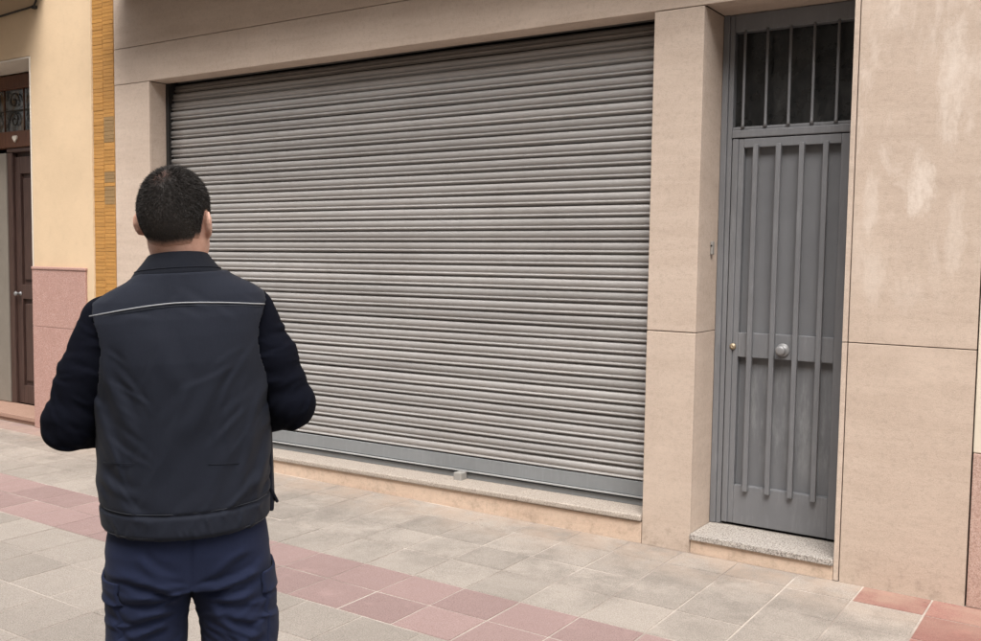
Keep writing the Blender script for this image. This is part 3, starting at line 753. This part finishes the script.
# --- body: one continuous mesh
B = Grid((-.36, -.24, 0.0), (.36, .42, 1.82), .0046)
def head_prims(G, e=0.0, ears=True):
    G.ell((0, -.012, 1.697), (.0745+e, .094+e, .094+e), .02, tr=headtr)          # skull
    G.ell((0, -.050, 1.674), (.056+e, .052+e, .062+e), .03, tr=headtr)           # occiput
    G.ell((0, .030, 1.640), (.057+e, .066+e, .070+e), .03, tr=headtr)            # face block
    G.ell((0, .050, 1.596), (.043+e, .040+e, .030+e), .03, tr=headtr)            # jaw and chin
    for sx in (-1, 1):
        G.ell((sx*.047, .014, 1.610), (.018+e, .034+e, .026+e), .03, tr=headtr)  # jaw corner
        G.ell((sx*.040, .062, 1.650), (.022+e, .024+e, .018+e), .02, tr=headtr)  # cheekbone
    if ears:
        G.ell((0, .098, 1.642), (.012, .020, .014), .014, tr=headtr)             # nose tip
        G.cone((0, .088, 1.682), (0, .103, 1.648), .008, .011, .014, tr=headtr)
        G.ell((0, .089, 1.612), (.024, .010, .006), .008, tr=headtr); G.ell((0, .088, 1.603), (.021, .010, .006), .008, tr=headtr)
        G.cone((-.045, .076, 1.692), (.045, .076, 1.692), .009, .009, .018, tr=headtr)   # brow
        for sx in (-1, 1): G.ell((sx*.031, .097, 1.676), (.016, .014, .010), .012, sub=True, tr=headtr)
        for sx in (-1, 1):
            def ear(x, y, z, sx=sx):
                X, Y, Z = headtr(x, y, z)
                X = X*sx-.0825; Y = Y+.010; Z = Z-1.660
                Y2 = Y+Z*.15; X2 = X+Y2*.42
                d = np.sqrt((X2/.0095)**2+(Y2/.021)**2+(Z/.031)**2)
                d1 = (d-1)*.0085
                dc = (np.sqrt(((X2-.010)/.0095)**2+((Y2-.003)/.0125)**2+((Z-.003)/.023)**2)-1)*.0095
                return np.maximum(d1, -dc)
            cx, cy = head_inv(sx*.08, -.01)
            G.add(ear, (cx-.04, cy-.04, 1.62), (cx+.04, cy+.04, 1.71), .006)
head_prims(B)
B.cone((0, -.022, 1.46), (-.004, -.020, 1.63), .066, .055, .03)
for sx in (-1, 1): B.cone((sx*.02, -.03, 1.535), (sx*.14, -.01, 1.42), .03, .045, .04)
B.ell((0, .0, 1.30), (.165, .105, .20), .05); B.ell((lean(1), .015, 1.08), (.160, .115, .16), .06); B.ell((lean(.9), 0, .92), (.155, .105, .11), .05)
for sx in (-1, 1):
    dzs = TILT*.19*sx
    S_ = (sx*.165, -.005, 1.425+dzs); E_ = (sx*.258+.004, -.035, 1.202+.016*sx); W_ = (sx*.115, .200, 1.125)
    B.cone(S_, E_, .046, .042, .03); B.cone(E_, W_, .043, .028, .02)
    d = np.array((-sx*.86, .48, -.14)); d /= np.linalg.norm(d)
    K_ = np.array(W_)+d*.075; off = np.array((0, .03 if sx > 0 else .0, .012 if sx > 0 else -.012))
    K_ = K_+off
    B.cone(W_, K_, .027, .030, .02); B.cone(np.array(W_)+(0, 0, -.018), K_+(0, 0, -.022), .022, .022, .02); B.cone(np.array(W_)+(0, 0, .016), K_+(0, 0, .022), .020, .020, .02)
    cv = np.array((-sx*.75, -.62, -.1)); cv /= np.linalg.norm(cv)
    for fi, (dz_, ln) in enumerate(((.030, .040), (.011, .045), (-.009, .042), (-.028, .033))):
        p0 = K_+(0, 0, dz_)+d*.012; p1 = p0+d*ln*.8+(0, 0, -.002); p2 = p1+(d*.35+cv*.65)*ln*.75; p3 = p2+cv*ln*.5
        B.cone(p0, p1, .0098, .0090, .004); B.cone(p1, p2, .0090, .0084, .004); B.cone(p2, p3, .0084, .0076, .004)
    t0 = np.array(W_)+d*.02+(0, -.01, .024); t1 = t0+d*.035+(0, -.010, .028); t2 = t1+d*.030+(0, -.004, .006)
    B.cone(t0, t1, .0125, .0105, .008); B.cone(t1, t2, .0102, .0088, .004)
    hx = lean(.86)+sx*.095; kx = sx*.115+lean(.5); ax_ = sx*.128+lean(.1)
    B.cone((hx, 0, .86), (kx, .015, .48), .080, .056, .03); B.cone((kx, .010, .48), (ax_, -.015, .09), .052, .038, .02)
    B.ell((kx, -.022, .36), (.05, .05, .10), .03); B.cone((ax_, -.03, .045), (ax_+sx*.02, .12, .030), .034, .028, .02)
body = B.mesh('body', M_skin, man, 1)
for sx in (-1, 1):
    ex_, ey_ = head_inv(sx*.031, .076)
    bm = bmesh.new(); bmesh.ops.create_uvsphere(bm, u_segments=12, v_segments=8, radius=.0115); me = bpy.data.meshes.new('eye'); bm.to_mesh(me); bm.free()
    o = link('eye', me, M_eye, body, True); o.location = (ex_, ey_, 1.676)

# --- sweater
TZ = np.array([.80, .88, .95, 1.05, 1.15, 1.25, 1.34, 1.40, 1.44, 1.465, 1.487, 1.507, 1.53, 1.552, 1.57])
TA = np.array([.176, .181, .187, .194, .196, .196, .199, .203, .204, .200, .186, .158, .115, .086, .078])
TB = np.array([.150, .152, .152, .152, .150, .148, .143, .133, .122, .113, .105, .097, .088, .080, .076])
TC = np.array([.005, .005, .006, .008, .008, .004, -.002, -.006, -.010, -.012, -.014, -.016, -.018, -.020, -.020])
def torso(x, y, z, e=0.0, n=2.35):
    zz = z-TILT*(.45+.95*sstep(1.2, 1.5, z))*x
    a = np.interp(zz, TZ, TA)+e; b = np.interp(zz, TZ, TB)+e; c = np.interp(zz, TZ, TC)
    X = np.abs((x-lean(z))/a); Y = np.abs((y-c)/b)
    return (((X**n+Y**n)**(1/n)-1)*np.minimum(a, b)).astype(np.float32)
def arms(G, e):
    for sx in (-1, 1):
        dzs = TILT*.19*sx
        S_ = (sx*.166, -.005, 1.440+dzs); E_ = (sx*.258+.006, -.035, 1.202+.016*sx); W_ = (sx*.125, .190, 1.128)
        mid = tuple((a+b)/2 for a, b in zip(S_, E_)); mid = (mid[0]+sx*.002, mid[1]-.004, mid[2])
        G.cone(S_, mid, .058+e, .0585+e, .03); G.cone(mid, E_, .0585+e, .052+e, .02); G.cone(E_, W_, .052+e, .038+e, .025)
S = Grid((-.37, -.24, 1.02), (.37, .33, 1.60), .0040)
S.F = np.minimum(S.F, torso(*S.pts(), e=-.022)); arms(S, 0)
x_, y_, z_ = S.pts()
sl_f = []
for sx in (-1, 1):
    X0 = sx*.262
    for i in range(7):
        z0 = 1.13+.045*i+rng.uniform(-.01, .01); sl_f.append((X0-sx*.09, z0-.02*rng.uniform(.2, 1.6), X0+sx*.055, z0+.028*rng.uniform(-.4, 1.3), rng.uniform(.0010, .0030), rng.uniform(.010, .018)))
S.F -= folds(x_, y_, z_, sl_f, sstep(.17, .22, np.abs(x_-.0)))
S.F += (.0022*np.sin(31*z_+9*x_)*np.cos(23*y_+6*z_)).astype(np.float32)*sstep(.18, .24, np.abs(x_))
for sx in (-1, 1):
    creases(S, 34, (sx*.235-.07, sx*.235+.07), (1.12, 1.42), lambda xc, zc: (.35 if xc > 0 else -.35)+(0 if zc > 1.28 else .5*np.sign(xc)), (.0012, .0034), (.0042, .0075), (.04, .11), seed=31+sx)
S.F = np.maximum(S.F, z_-1.575)
# cut the cuffs at the wrists
for sx in (-1, 1):
    n_ = np.array((-sx*.53, .84, -.10)); n_ /= np.linalg.norm(n_); W_ = np.array((sx*.118, .196, 1.127))
    dcut = (x_-W_[0])*n_[0]+(y_-W_[1])*n_[1]+(z_-W_[2])*n_[2]
    S.F = np.where((x_*sx > 0) & (y_ > .13) & (np.abs(z_-1.115) < .09), np.maximum(S.F, dcut), S.F)
sw = S.mesh('sweater', M_sweater, man, 1); sw['label'] = 'dark navy knitted sweater sleeves'

# --- vest
Vg = Grid((-.26, -.20, .88), (.28, .20, 1.60), .0033)
x_, y_, z_ = Vg.pts()
back_f = [(-.165, 1.36, -.11, 1.20, .0050, .016), (-.185, 1.28, -.13, 1.10, .0045, .015), (.10, 1.34, .015, 1.13, .0028, .020), (.03, 1.22, -.07, 1.06, .0026, .022),
          (.205, 1.30, .15, 1.12, .0048, .014), (.20, 1.20, .13, 1.05, .0042, .014), (-.19, 1.08, -.10, 1.03, .0036, .013), (.20, 1.06, .10, 1.00, .0036, .014),
          (-.05, 1.42, .0, 1.28, .0025, .022), (.13, 1.16, .05, .99, .0025, .018), (-.14, 1.02, -.06, .97, .0025, .014), (.21, 1.12, .17, .98, .0042, .011)]
bs = 1-sstep(-.03, .02, y_)
d = torso(x_, y_, z_, e=.010)
d -= 1.15*folds(x_, y_, z_, back_f, bs)
d -= (.0035*np.sin(11*x_+7*z_+1.0)*np.sin(9*z_-5*x_)).astype(np.float32)
# elasticated hem band slightly proud and drawn in at the seam
hemz = .930+TILT*.45*x_+.010*((x_-lean(.9))/.2)**2
band = z_-hemz
d += .0042*np.exp(-((band-.058)/.0045)**2)-.0015*sstep(.058, .052, band)+.007*sstep(.016, .0, band)**2
d = np.maximum(d, -band)
Vg.F = d.astype(np.float32)
sb = lambda x, y, z: 1-sstep(.0, .06, y)
creases(Vg, 26, (-.21, -.09), (.98, 1.36), lambda xc, zc: -.95, (.0008, .0022), (.005, .010), (.06, .16), sb, 41)
creases(Vg, 26, (.10, .23), (.96, 1.36), lambda xc, zc: .95, (.0008, .0022), (.005, .010), (.06, .16), sb, 42)
creases(Vg, 22, (-.12, .14), (.98, 1.42), lambda xc, zc: 1.1, (.0006, .0016), (.006, .013), (.08, .20), sb, 43)
creases(Vg, 34, (-.19, .22), (.925, .985), lambda xc, zc: 1.57, (.0008, .0020), (.0035, .006), (.03, .055), None, 44)
creases(Vg, 10, (-.16, .17), (1.44, 1.53), lambda xc, zc: -.5*np.sign(xc), (.0008, .0018), (.005, .009), (.05, .10), sb, 45)
d = Vg.F
# armholes
inner = torso(x_, y_, z_, e=-.015)
for sx in (-1, 1):
    zc = 1.375+TILT*.19*sx; yc = -.006
    q = np.sqrt(((y_-yc)/.092)**2+((z_-zc)/.118)**2)
    edge = .162+.034*sstep(.3, 1.2, (z_-zc)/.1)
    hole = np.maximum((q-1)*.08, edge-np.abs(x_)) if False else np.maximum((q-1)*.085, (edge-x_*sx))
    d = np.where(x_*sx > 0, np.maximum(d, -hole), d)
neck = np.sqrt((x_/.082)**2+((y_+.012)/.085)**2)-1
d = np.maximum(d, -(np.maximum(neck*.08, 1.50-z_)))
d = np.maximum(d, z_-1.5455-TILT*x_)
d = np.maximum(d, -inner)
# open front
d = np.maximum(d, -np.maximum(np.abs(x_-.012)-.012, .02-y_))
Vg.F = d.astype(np.float32)
vest = Vg.mesh('vest', M_vest, man, 1); vest['label'] = 'charcoal sleeveless work vest with pale piping across the back'
def back_y(x, z, e=.010):
    zz = z-TILT*(.45+.95*sstep(1.2, 1.5, z))*x
    a = np.interp(zz, TZ, TA)+e; b_ = np.interp(zz, TZ, TB)+e; c = np.interp(zz, TZ, TC)
    X = min(.999, abs((x-lean(z))/a)); Y = (1-X**2.35)**(1/2.35)
    base = c-b_*Y
    return base-1.15*float(folds(np.array([x]), np.array([base]), np.array([z]), back_f, 1.0)[0])
pip = []
for i in range(41):
    u_ = -1+i/20; x = .003+u_*(.1905 if u_ > 0 else .2000)
    z = 1.478-.028*max(0, -u_)**1.6-.012*max(0, u_)**2+TILT*x*.55
    pip.append((x, back_y(x, z)-.0012, z))
tube('piping', pip, .0017, M_piping, vest, 6)
for (xa, za, xb, zb) in ((-.170, 1.108, -.102, 1.112), (.06, 1.105, .13, 1.100)):     # short pocket seams
    tube('seam', [(xa+(xb-xa)*i/8, back_y(xa+(xb-xa)*i/8, za+(zb-za)*i/8)-.0004, za+(zb-za)*i/8) for i in range(9)], .0011, M_vest_trim, vest, 5)
M_stitch = cloth('stitching', (.055, .060, .072), (.042, .046, .056), .8, 1100, .03)
def hem_pt(x, off):
    z = .930+TILT*.45*x+.010*((x-lean(.9))/.2)**2+off; return (x, back_y(x, z)+.0002, z)
for off in (.0635, .008):
    tube('stitching', [hem_pt(-.172+.372*i/60, off) for i in range(61)], .0008, M_stitch, vest, 5)
tube('stitching', [(p[0], back_y(p[0], p[2]-.006)-.0002, p[2]-.006) for p in pip[1:-1]], .0007, M_stitch, vest, 5)
# stand-up collar, folded over
def collar_ring(za, ra, rb, dz_side, tilt):
    return [(ra*math.sin(t)-.003, -.016-rb*math.cos(t)+.006, za+dz_side*(1-math.cos(t))*.5+TILT*1.15*ra*math.sin(t)) for t in np.linspace(-2.75, 2.75, 61)]
prof_c = [(1.533, .100, .090), (1.541, .1070, .0955), (1.548, .1065, .0955), (1.558, .0985, .0920), (1.570, .0885, .0875), (1.582, .0785, .0830), (1.592, .0715, .0795), (1.5965, .0680, .0770), (1.595, .0645, .0740), (1.582, .063, .0725), (1.55, .064, .073)]
V, Fc = [], []; rings = [collar_ring(z0, ra, rb, -.020, 0) for z0, ra, rb in prof_c]; n = 61
for rg in rings: V += rg
for i in range(len(rings)-1):
    for j in range(n-1): Fc.append((i*n+j, i*n+j+1, (i+1)*n+j+1, (i+1)*n+j))
me = bpy.data.meshes.new('collar'); me.from_pydata(V, [], Fc)
bm = bmesh.new(); bm.from_mesh(me); bmesh.ops.recalc_face_normals(bm, faces=bm.faces); bm.to_mesh(me); bm.free()
o = link('collar', me, M_vest_trim, vest, True); md = o.modifiers.new('sub', 'SUBSURF'); md.levels = md.render_levels = 1
# roll edge of the folded collar
tube('collar_seam', [(p[0], p[1], p[2]) for p in collar_ring(1.5585, .0985, .0918, -.020, 0)], .0016, M_vest_trim, vest, 8)
# front flap edge and adjuster tabs at the right side
flap = box_mesh('front_flap', -.006, .006, -.05, .05, -.13, .13, .005, 2)
o = link('front_flap', flap, M_vest, vest, True); o.location = (.217, .050, 1.075); o.rotation_euler = (.06, -.035, -.12)
tb = box_mesh('adjuster_tab', -.004, .004, -.012, .012, -.022, .022, .003, 2)
o = link('adjuster_tab', tb, M_vest_trim, vest, True); o.location = (.221, .015, .985); o.rotation_euler = (0, -.45, .2)

# --- trousers
Tg = Grid((-.22, -.19, .02), (.27, .19, 1.0), .0036)
x_, y_, z_ = Tg.pts()
def pelvis(x, y, z):
    a = np.interp(z, [.72, .80, .88, .95, 1.0], [.182, .194, .193, .182, .172]); b_ = np.interp(z, [.72, .80, .88, .95, 1.0], [.118, .135, .138, .132, .128])
    X = np.abs((x-lean(z)*1.0)/a); Y = np.abs((y+.002)/b_); n = 2.4
    return np.maximum(((X**n+Y**n)**(1/n)-1)*np.minimum(a, b_), np.maximum(.80-z, z-.985))
Tg.F = np.minimum(Tg.F, pelvis(x_, y_, z_).astype(np.float32))
LEGS = {}
for sx in (-1, 1):
    hx = lean(.80)+sx*.092; mx = lean(.62)+sx*.109+.004; kx = sx*.118+lean(.5); ax_ = sx*.128+lean(.1)
    LEGS[sx] = (hx, mx, kx, ax_)
    for yy, rr in ((.024, .0), (-.024, .0)):
        Tg.cone((hx, yy, .83), (mx, yy, .66), .102, .089, .006); Tg.cone((mx, yy, .66), (kx, yy*.6+.008, .47), .090, .080, .012)
        Tg.cone((kx, yy*.6+.008, .47), (ax_, yy*.5-.012, .06), .076, .073, .02)
cx_ = lean(.78)
tf = [(-.01, .800, -.15, .845, .0055, .011), (-.005, .775, -.13, .790, .0060, .011), (-.02, .755, -.12, .735, .0055, .012), (-.03, .73, -.12, .685, .0045, .012),
      (.05, .800, .18, .840, .0055, .011), (.045, .775, .17, .785, .0060, .011), (.055, .752, .16, .728, .0055, .012), (.07, .735, .15, .675, .0045, .012),
      (-.16, .70, -.06, .62, .0045, .013), (.19, .69, .09, .61, .0045, .013), (-.15, .60, -.04, .55, .005, .013), (.20, .59, .08, .54, .005, .013),
      (-.14, .52, -.06, .47, .005, .012), (.18, .52, .09, .46, .005, .012), (-.15, .43, -.05, .40, .005, .012), (.19, .44, .09, .40, .005, .012),
      (-.16, .25, -.06, .20, .006, .013), (.20, .24, .10, .19, .006, .013), (-.16, .15, -.06, .13, .007, .012), (.20, .15, .10, .12, .007, .012),
      (-.10, .89, -.02, .83, .003, .012), (.15, .89, .06, .83, .003, .012)]
Tg.F -= 1.5*folds(x_, y_, z_, tf, (1-sstep(-.02, .05, y_))*.85+.15).astype(np.float32)
Tg.F -= (.003*np.sin(13*x_+17*z_)*np.sin(15*z_-11*y_+2)).astype(np.float32)
st = lambda x, y, z: 1-.75*sstep(.0, .06, y)
for sx, x0 in ((-1, -.08), (1, .13)):
    creases(Tg, 26, (x0-.08, x0+.07), (.70, .84), lambda xc, zc: .18*np.sign(xc-.02), (.0014, .0036), (.0045, .008), (.05, .13), st, 51+sx)
    creases(Tg, 30, (x0-.08, x0+.08), (.46, .72), lambda xc, zc: -.55*np.sign(xc-.02), (.0012, .0034), (.0045, .009), (.06, .15), st, 61+sx)
    creases(Tg, 20, (x0-.08, x0+.08), (.06, .46), lambda xc, zc: .2, (.0015, .004), (.006, .01), (.06, .14), None, 71+sx)
# seat seam
Tg.F += (.0035*np.exp(-((x_-cx_)/.006)**2)*(y_ < 0)*sstep(.74, .78, z_)).astype(np.float32)
Tg.F = np.maximum(Tg.F, .045-z_)
base_T = Tg.F.copy()
trs = Tg.mesh('trousers', M_trouser, man, 1); trs['label'] = 'navy cargo work trousers with flapped thigh pockets'
for sx in (-1, 1):
    hx, mx, kx, ax_ = LEGS[sx]
    tilt_ = .12*sx
    yy = y_-.005; zz = z_
    pb = np.maximum(np.abs(yy+.010)-.088, np.maximum(.575-zz, zz-.812))
    outer = (mx+sx*.030-x_)*sx
    P2 = Grid(Tg.lo, Tg.lo+(Tg.n-1)*Tg.h, Tg.h)
    P2.F = np.maximum(np.maximum(base_T-.0050-.0025*np.sin(22*z_+3), pb), outer).astype(np.float32)[:P2.n[0], :P2.n[1], :P2.n[2]]
    o = P2.mesh('cargo_pocket', M_trouser, trs, 1)
    pf = np.maximum(np.abs(yy+.010)-.096, np.maximum(.770-zz-.10*np.abs(yy)*0, zz-.826))
    P2.F = np.maximum(np.maximum(np.maximum(base_T-.0085-.0035*sstep(.80, .77, z_), -(base_T-.002)), pf), outer).astype(np.float32)
    P2.mesh('pocket_flap', M_trouser, trs, 1)
# --- shoes
for sx in (-1, 1):
    ax_ = LEGS[sx][3]
    G = Grid((ax_-.08, -.14, .0), (ax_+.08, .24, .14), .0042)
    G.cone((ax_, -.045, .055), (ax_+sx*.016, .11, .042), .046, .044, .03); G.ell((ax_+sx*.020, .145, .036), (.046, .062, .034), .03); G.cone((ax_, -.03, .06), (ax_, -.022, .12), .046, .046, .02)
    X, Y, Z = G.pts(); G.F = np.maximum(G.F, .018-Z)
    sho = G.mesh('shoe', M_shoe, man, 1)
    G.F = np.maximum(np.maximum(G.F-.0055-.0, Z-.026), .002-Z)
    Gs = Grid((ax_-.08, -.14, .0), (ax_+.08, .24, .14), .0042)
    Gs.cone((ax_, -.045, .03), (ax_+sx*.016, .11, .03), .050, .050, .03); Gs.ell((ax_+sx*.020, .145, .03), (.050, .066, .05), .03)
    Gs.F = np.maximum(np.maximum(Gs.F, Z-.024), .0025-Z); Gs.mesh('sole', M_sole, sho, 0)

# --- hair: short crop, thin at the crown, greying at the sides
Hg = Grid((-.14, -.18, 1.53), (.14, .16, 1.82), .004); head_prims(Hg, 0.0, False)
Hg.cone((0, -.022, 1.50), (-.004, -.020, 1.63), .066, .055, .03)
def sample(P):
    q = (P-Hg.lo)/Hg.h; q = np.clip(q, 0, np.array(Hg.F.shape)-1.001); i = q.astype(int); f_ = q-i; out = 0
    for a in (0, 1):
        for b_ in (0, 1):
            for c in (0, 1):
                wgt = np.where(a, f_[:, 0], 1-f_[:, 0])*np.where(b_, f_[:, 1], 1-f_[:, 1])*np.where(c, f_[:, 2], 1-f_[:, 2])
                out = out+wgt*Hg.F[i[:, 0]+a, i[:, 1]+b_, i[:, 2]+c]
    return out
def head_surface(D):
    c = np.array((HC[0]-.006, HC[1]-.012, 1.672)); lo = np.zeros(len(D)); hi = np.full(len(D), .16)
    for _ in range(16):
        m = (lo+hi)/2; ins_ = sample(c+D*m[:, None]) < 0; lo = np.where(ins_, m, lo); hi = np.where(ins_, hi, m)
    return c+D*lo[:, None]
def hair_region(P):
    X, Y, Z = headtr(P[:, 0], P[:, 1], P[:, 2])
    front = np.where(Y > .030, 1.705+(Y-.030)*.75, np.where(Y > .004, 1.668, np.where(Y > -.026, 1.690-(.004-Y)*.3, 1.603+.010*np.abs(X)/.06)))
    front = np.where((Y <= -.026) & (Y > -.045), 1.625, front)
    return Z-front, X, Y, Z
N = 60000
D = rng.normal(size=(N, 3)); D /= np.linalg.norm(D, axis=1)[:, None]
P = head_surface(D); reg, X, Y, Z = hair_region(P)
crown = np.exp(-(((X+.012)/.026)**2+((Y+.074)/.040)**2+((Z-1.762)/.026)**2))
keep = (reg+rng.normal(0, .005, N) > 0)&(rng.random(N) < .35+.65*sstep(0, .02, reg)) & (rng.random(N) > .45*crown)
P, X, Y, Z, D, crown = P[keep], X[keep], Y[keep], Z[keep], D[keep], crown[keep]
e_ = .004
def grad(P): return np.stack([sample(P+np.eye(3)[i]*e_)-sample(P-np.eye(3)[i]*e_) for i in range(3)], 1)
Nn = grad(P); Nn /= np.linalg.norm(Nn, axis=1)[:, None]+1e-9
swx, swy = head_inv(-.005, -.070)
flow = P-np.array((swx, swy, 1.80)); flow -= (flow*Nn).sum(1)[:, None]*Nn; flow /= np.linalg.norm(flow, axis=1)[:, None]+1e-6
flow += rng.normal(0, .35, flow.shape)
reg = hair_region(P)[0]; ln = (.0050+.0075*sstep(1.64, 1.75, Z))*rng.uniform(.75, 1.2, len(P))*(.35+.65*sstep(0, .022, reg))
out = Nn*.75+flow*.65; out /= np.linalg.norm(out, axis=1)[:, None]
side = np.cross(out, rng.normal(size=out.shape)); side /= np.linalg.norm(side, axis=1)[:, None]+1e-9
wd = .00046
root = P-Nn*.001; m1 = root+out*ln[:, None]*.55; tip = m1+(out*.55+flow*.5)*ln[:, None]*.5
nn = len(P)
V = np.concatenate([root-side*wd, root+side*wd, m1+side*wd*.9, m1-side*wd*.9, tip])
ii = np.arange(nn)
loops = np.concatenate([np.stack([ii, ii+nn, ii+2*nn, ii+3*nn], 1).ravel(), np.stack([ii+3*nn, ii+2*nn, ii+4*nn], 1).ravel()]).astype(np.int32)
me = bpy.data.meshes.new('hair'); me.vertices.add(len(V)); me.vertices.foreach_set('co', V.astype(np.float32).ravel())
me.loops.add(len(loops)); me.loops.foreach_set('vertex_index', loops); me.polygons.add(2*nn)
me.polygons.foreach_set('loop_start', np.concatenate([ii*4, nn*4+ii*3]).astype(np.int32)); me.polygons.foreach_set('loop_total', np.concatenate([np.full(nn, 4), np.full(nn, 3)]).astype(np.int32))
me.update(calc_edges=True)
gr = np.clip((.03+.50*sstep(1.735, 1.665, Z)*sstep(.03, .065, np.abs(X))), 0, 1); isg = rng.random(nn) < gr*.55
hc = np.where(isg[:, None], rng.uniform(.05, .10, (nn, 1))*np.array([1, .97, .95]), rng.uniform(.018, .040, (nn, 1))*np.array([1, .86, .78]))
at = me.color_attributes.new('strand', 'FLOAT_COLOR', 'POINT'); colr = np.ones((5*nn, 4), np.float32); colr[:, :3] = np.tile(hc, (5, 1)); at.data.foreach_set('color', colr.ravel())
k = NT('short_dark_hair', .6, .18); va = k.n('ShaderNodeVertexColor'); va.layer_name = 'strand'; k.col(va.outputs[0]); M_hair = k.m
hair = link('hair', me, M_hair, body); hair['label'] = 'short dark cropped hair thinning at the crown'
# cropped stubble shade on the scalp (hair roots), as a thin skin over the skull
x_, y_, z_ = Hg.pts(); PP = np.stack([x_.ravel(), y_.ravel(), z_.ravel()], 1)
rg_ = hair_region(PP)[0].reshape(x_.shape)
Sg = Grid(Hg.lo, Hg.lo+(Hg.n-1)*Hg.h, Hg.h); Sg.F = np.maximum(np.maximum(Hg.F-.0010, -(Hg.F+.006)), -(rg_)*.8).astype(np.float32)
k = NT('scalp_stubble', .6, .3); o_ = k.obj()
vd = k.n('ShaderNodeVectorMath', operation='DISTANCE'); cx0, cy0 = head_inv(-.012, -.074); vd.inputs[1].default_value = (cx0, cy0, 1.768); k.L(o_, vd.inputs[0])
bare = k.mul(k.ramp(vd.outputs['Value'], .008, .036, .35, 0), k.ramp(k.noise(120, 4, .6, vec=o_), .3, .6))
k.col(k.mix(bare, k.mix(k.noise(260, 3, .6, vec=o_), (.022, .018, .016), (.045, .036, .032)), (.26, .12, .085))); k.bump(k.noise(420, 2, .6, vec=o_), .5, .002)
so = Sg.mesh('scalp_stubble', k.m, hair, 1)
cov = np.empty(len(so.data.vertices)*3, np.float32); so.data.vertices.foreach_get('co', cov); cov = cov.reshape(-1, 3)
fade = sstep(-.002, .018, hair_region(cov)[0]+rng.normal(0, .0012, len(cov)))
at = so.data.color_attributes.new('fade', 'FLOAT_COLOR', 'POINT'); cc = np.ones((len(cov), 4), np.float32); cc[:, :3] = fade[:, None]; at.data.foreach_set('color', cc.ravel())
va = k.n('ShaderNodeVertexColor'); va.layer_name = 'fade'
src = k.b.inputs['Base Color'].links[0].from_socket
k.col(k.mix(va.outputs[0], (.45, .25, .18), src))
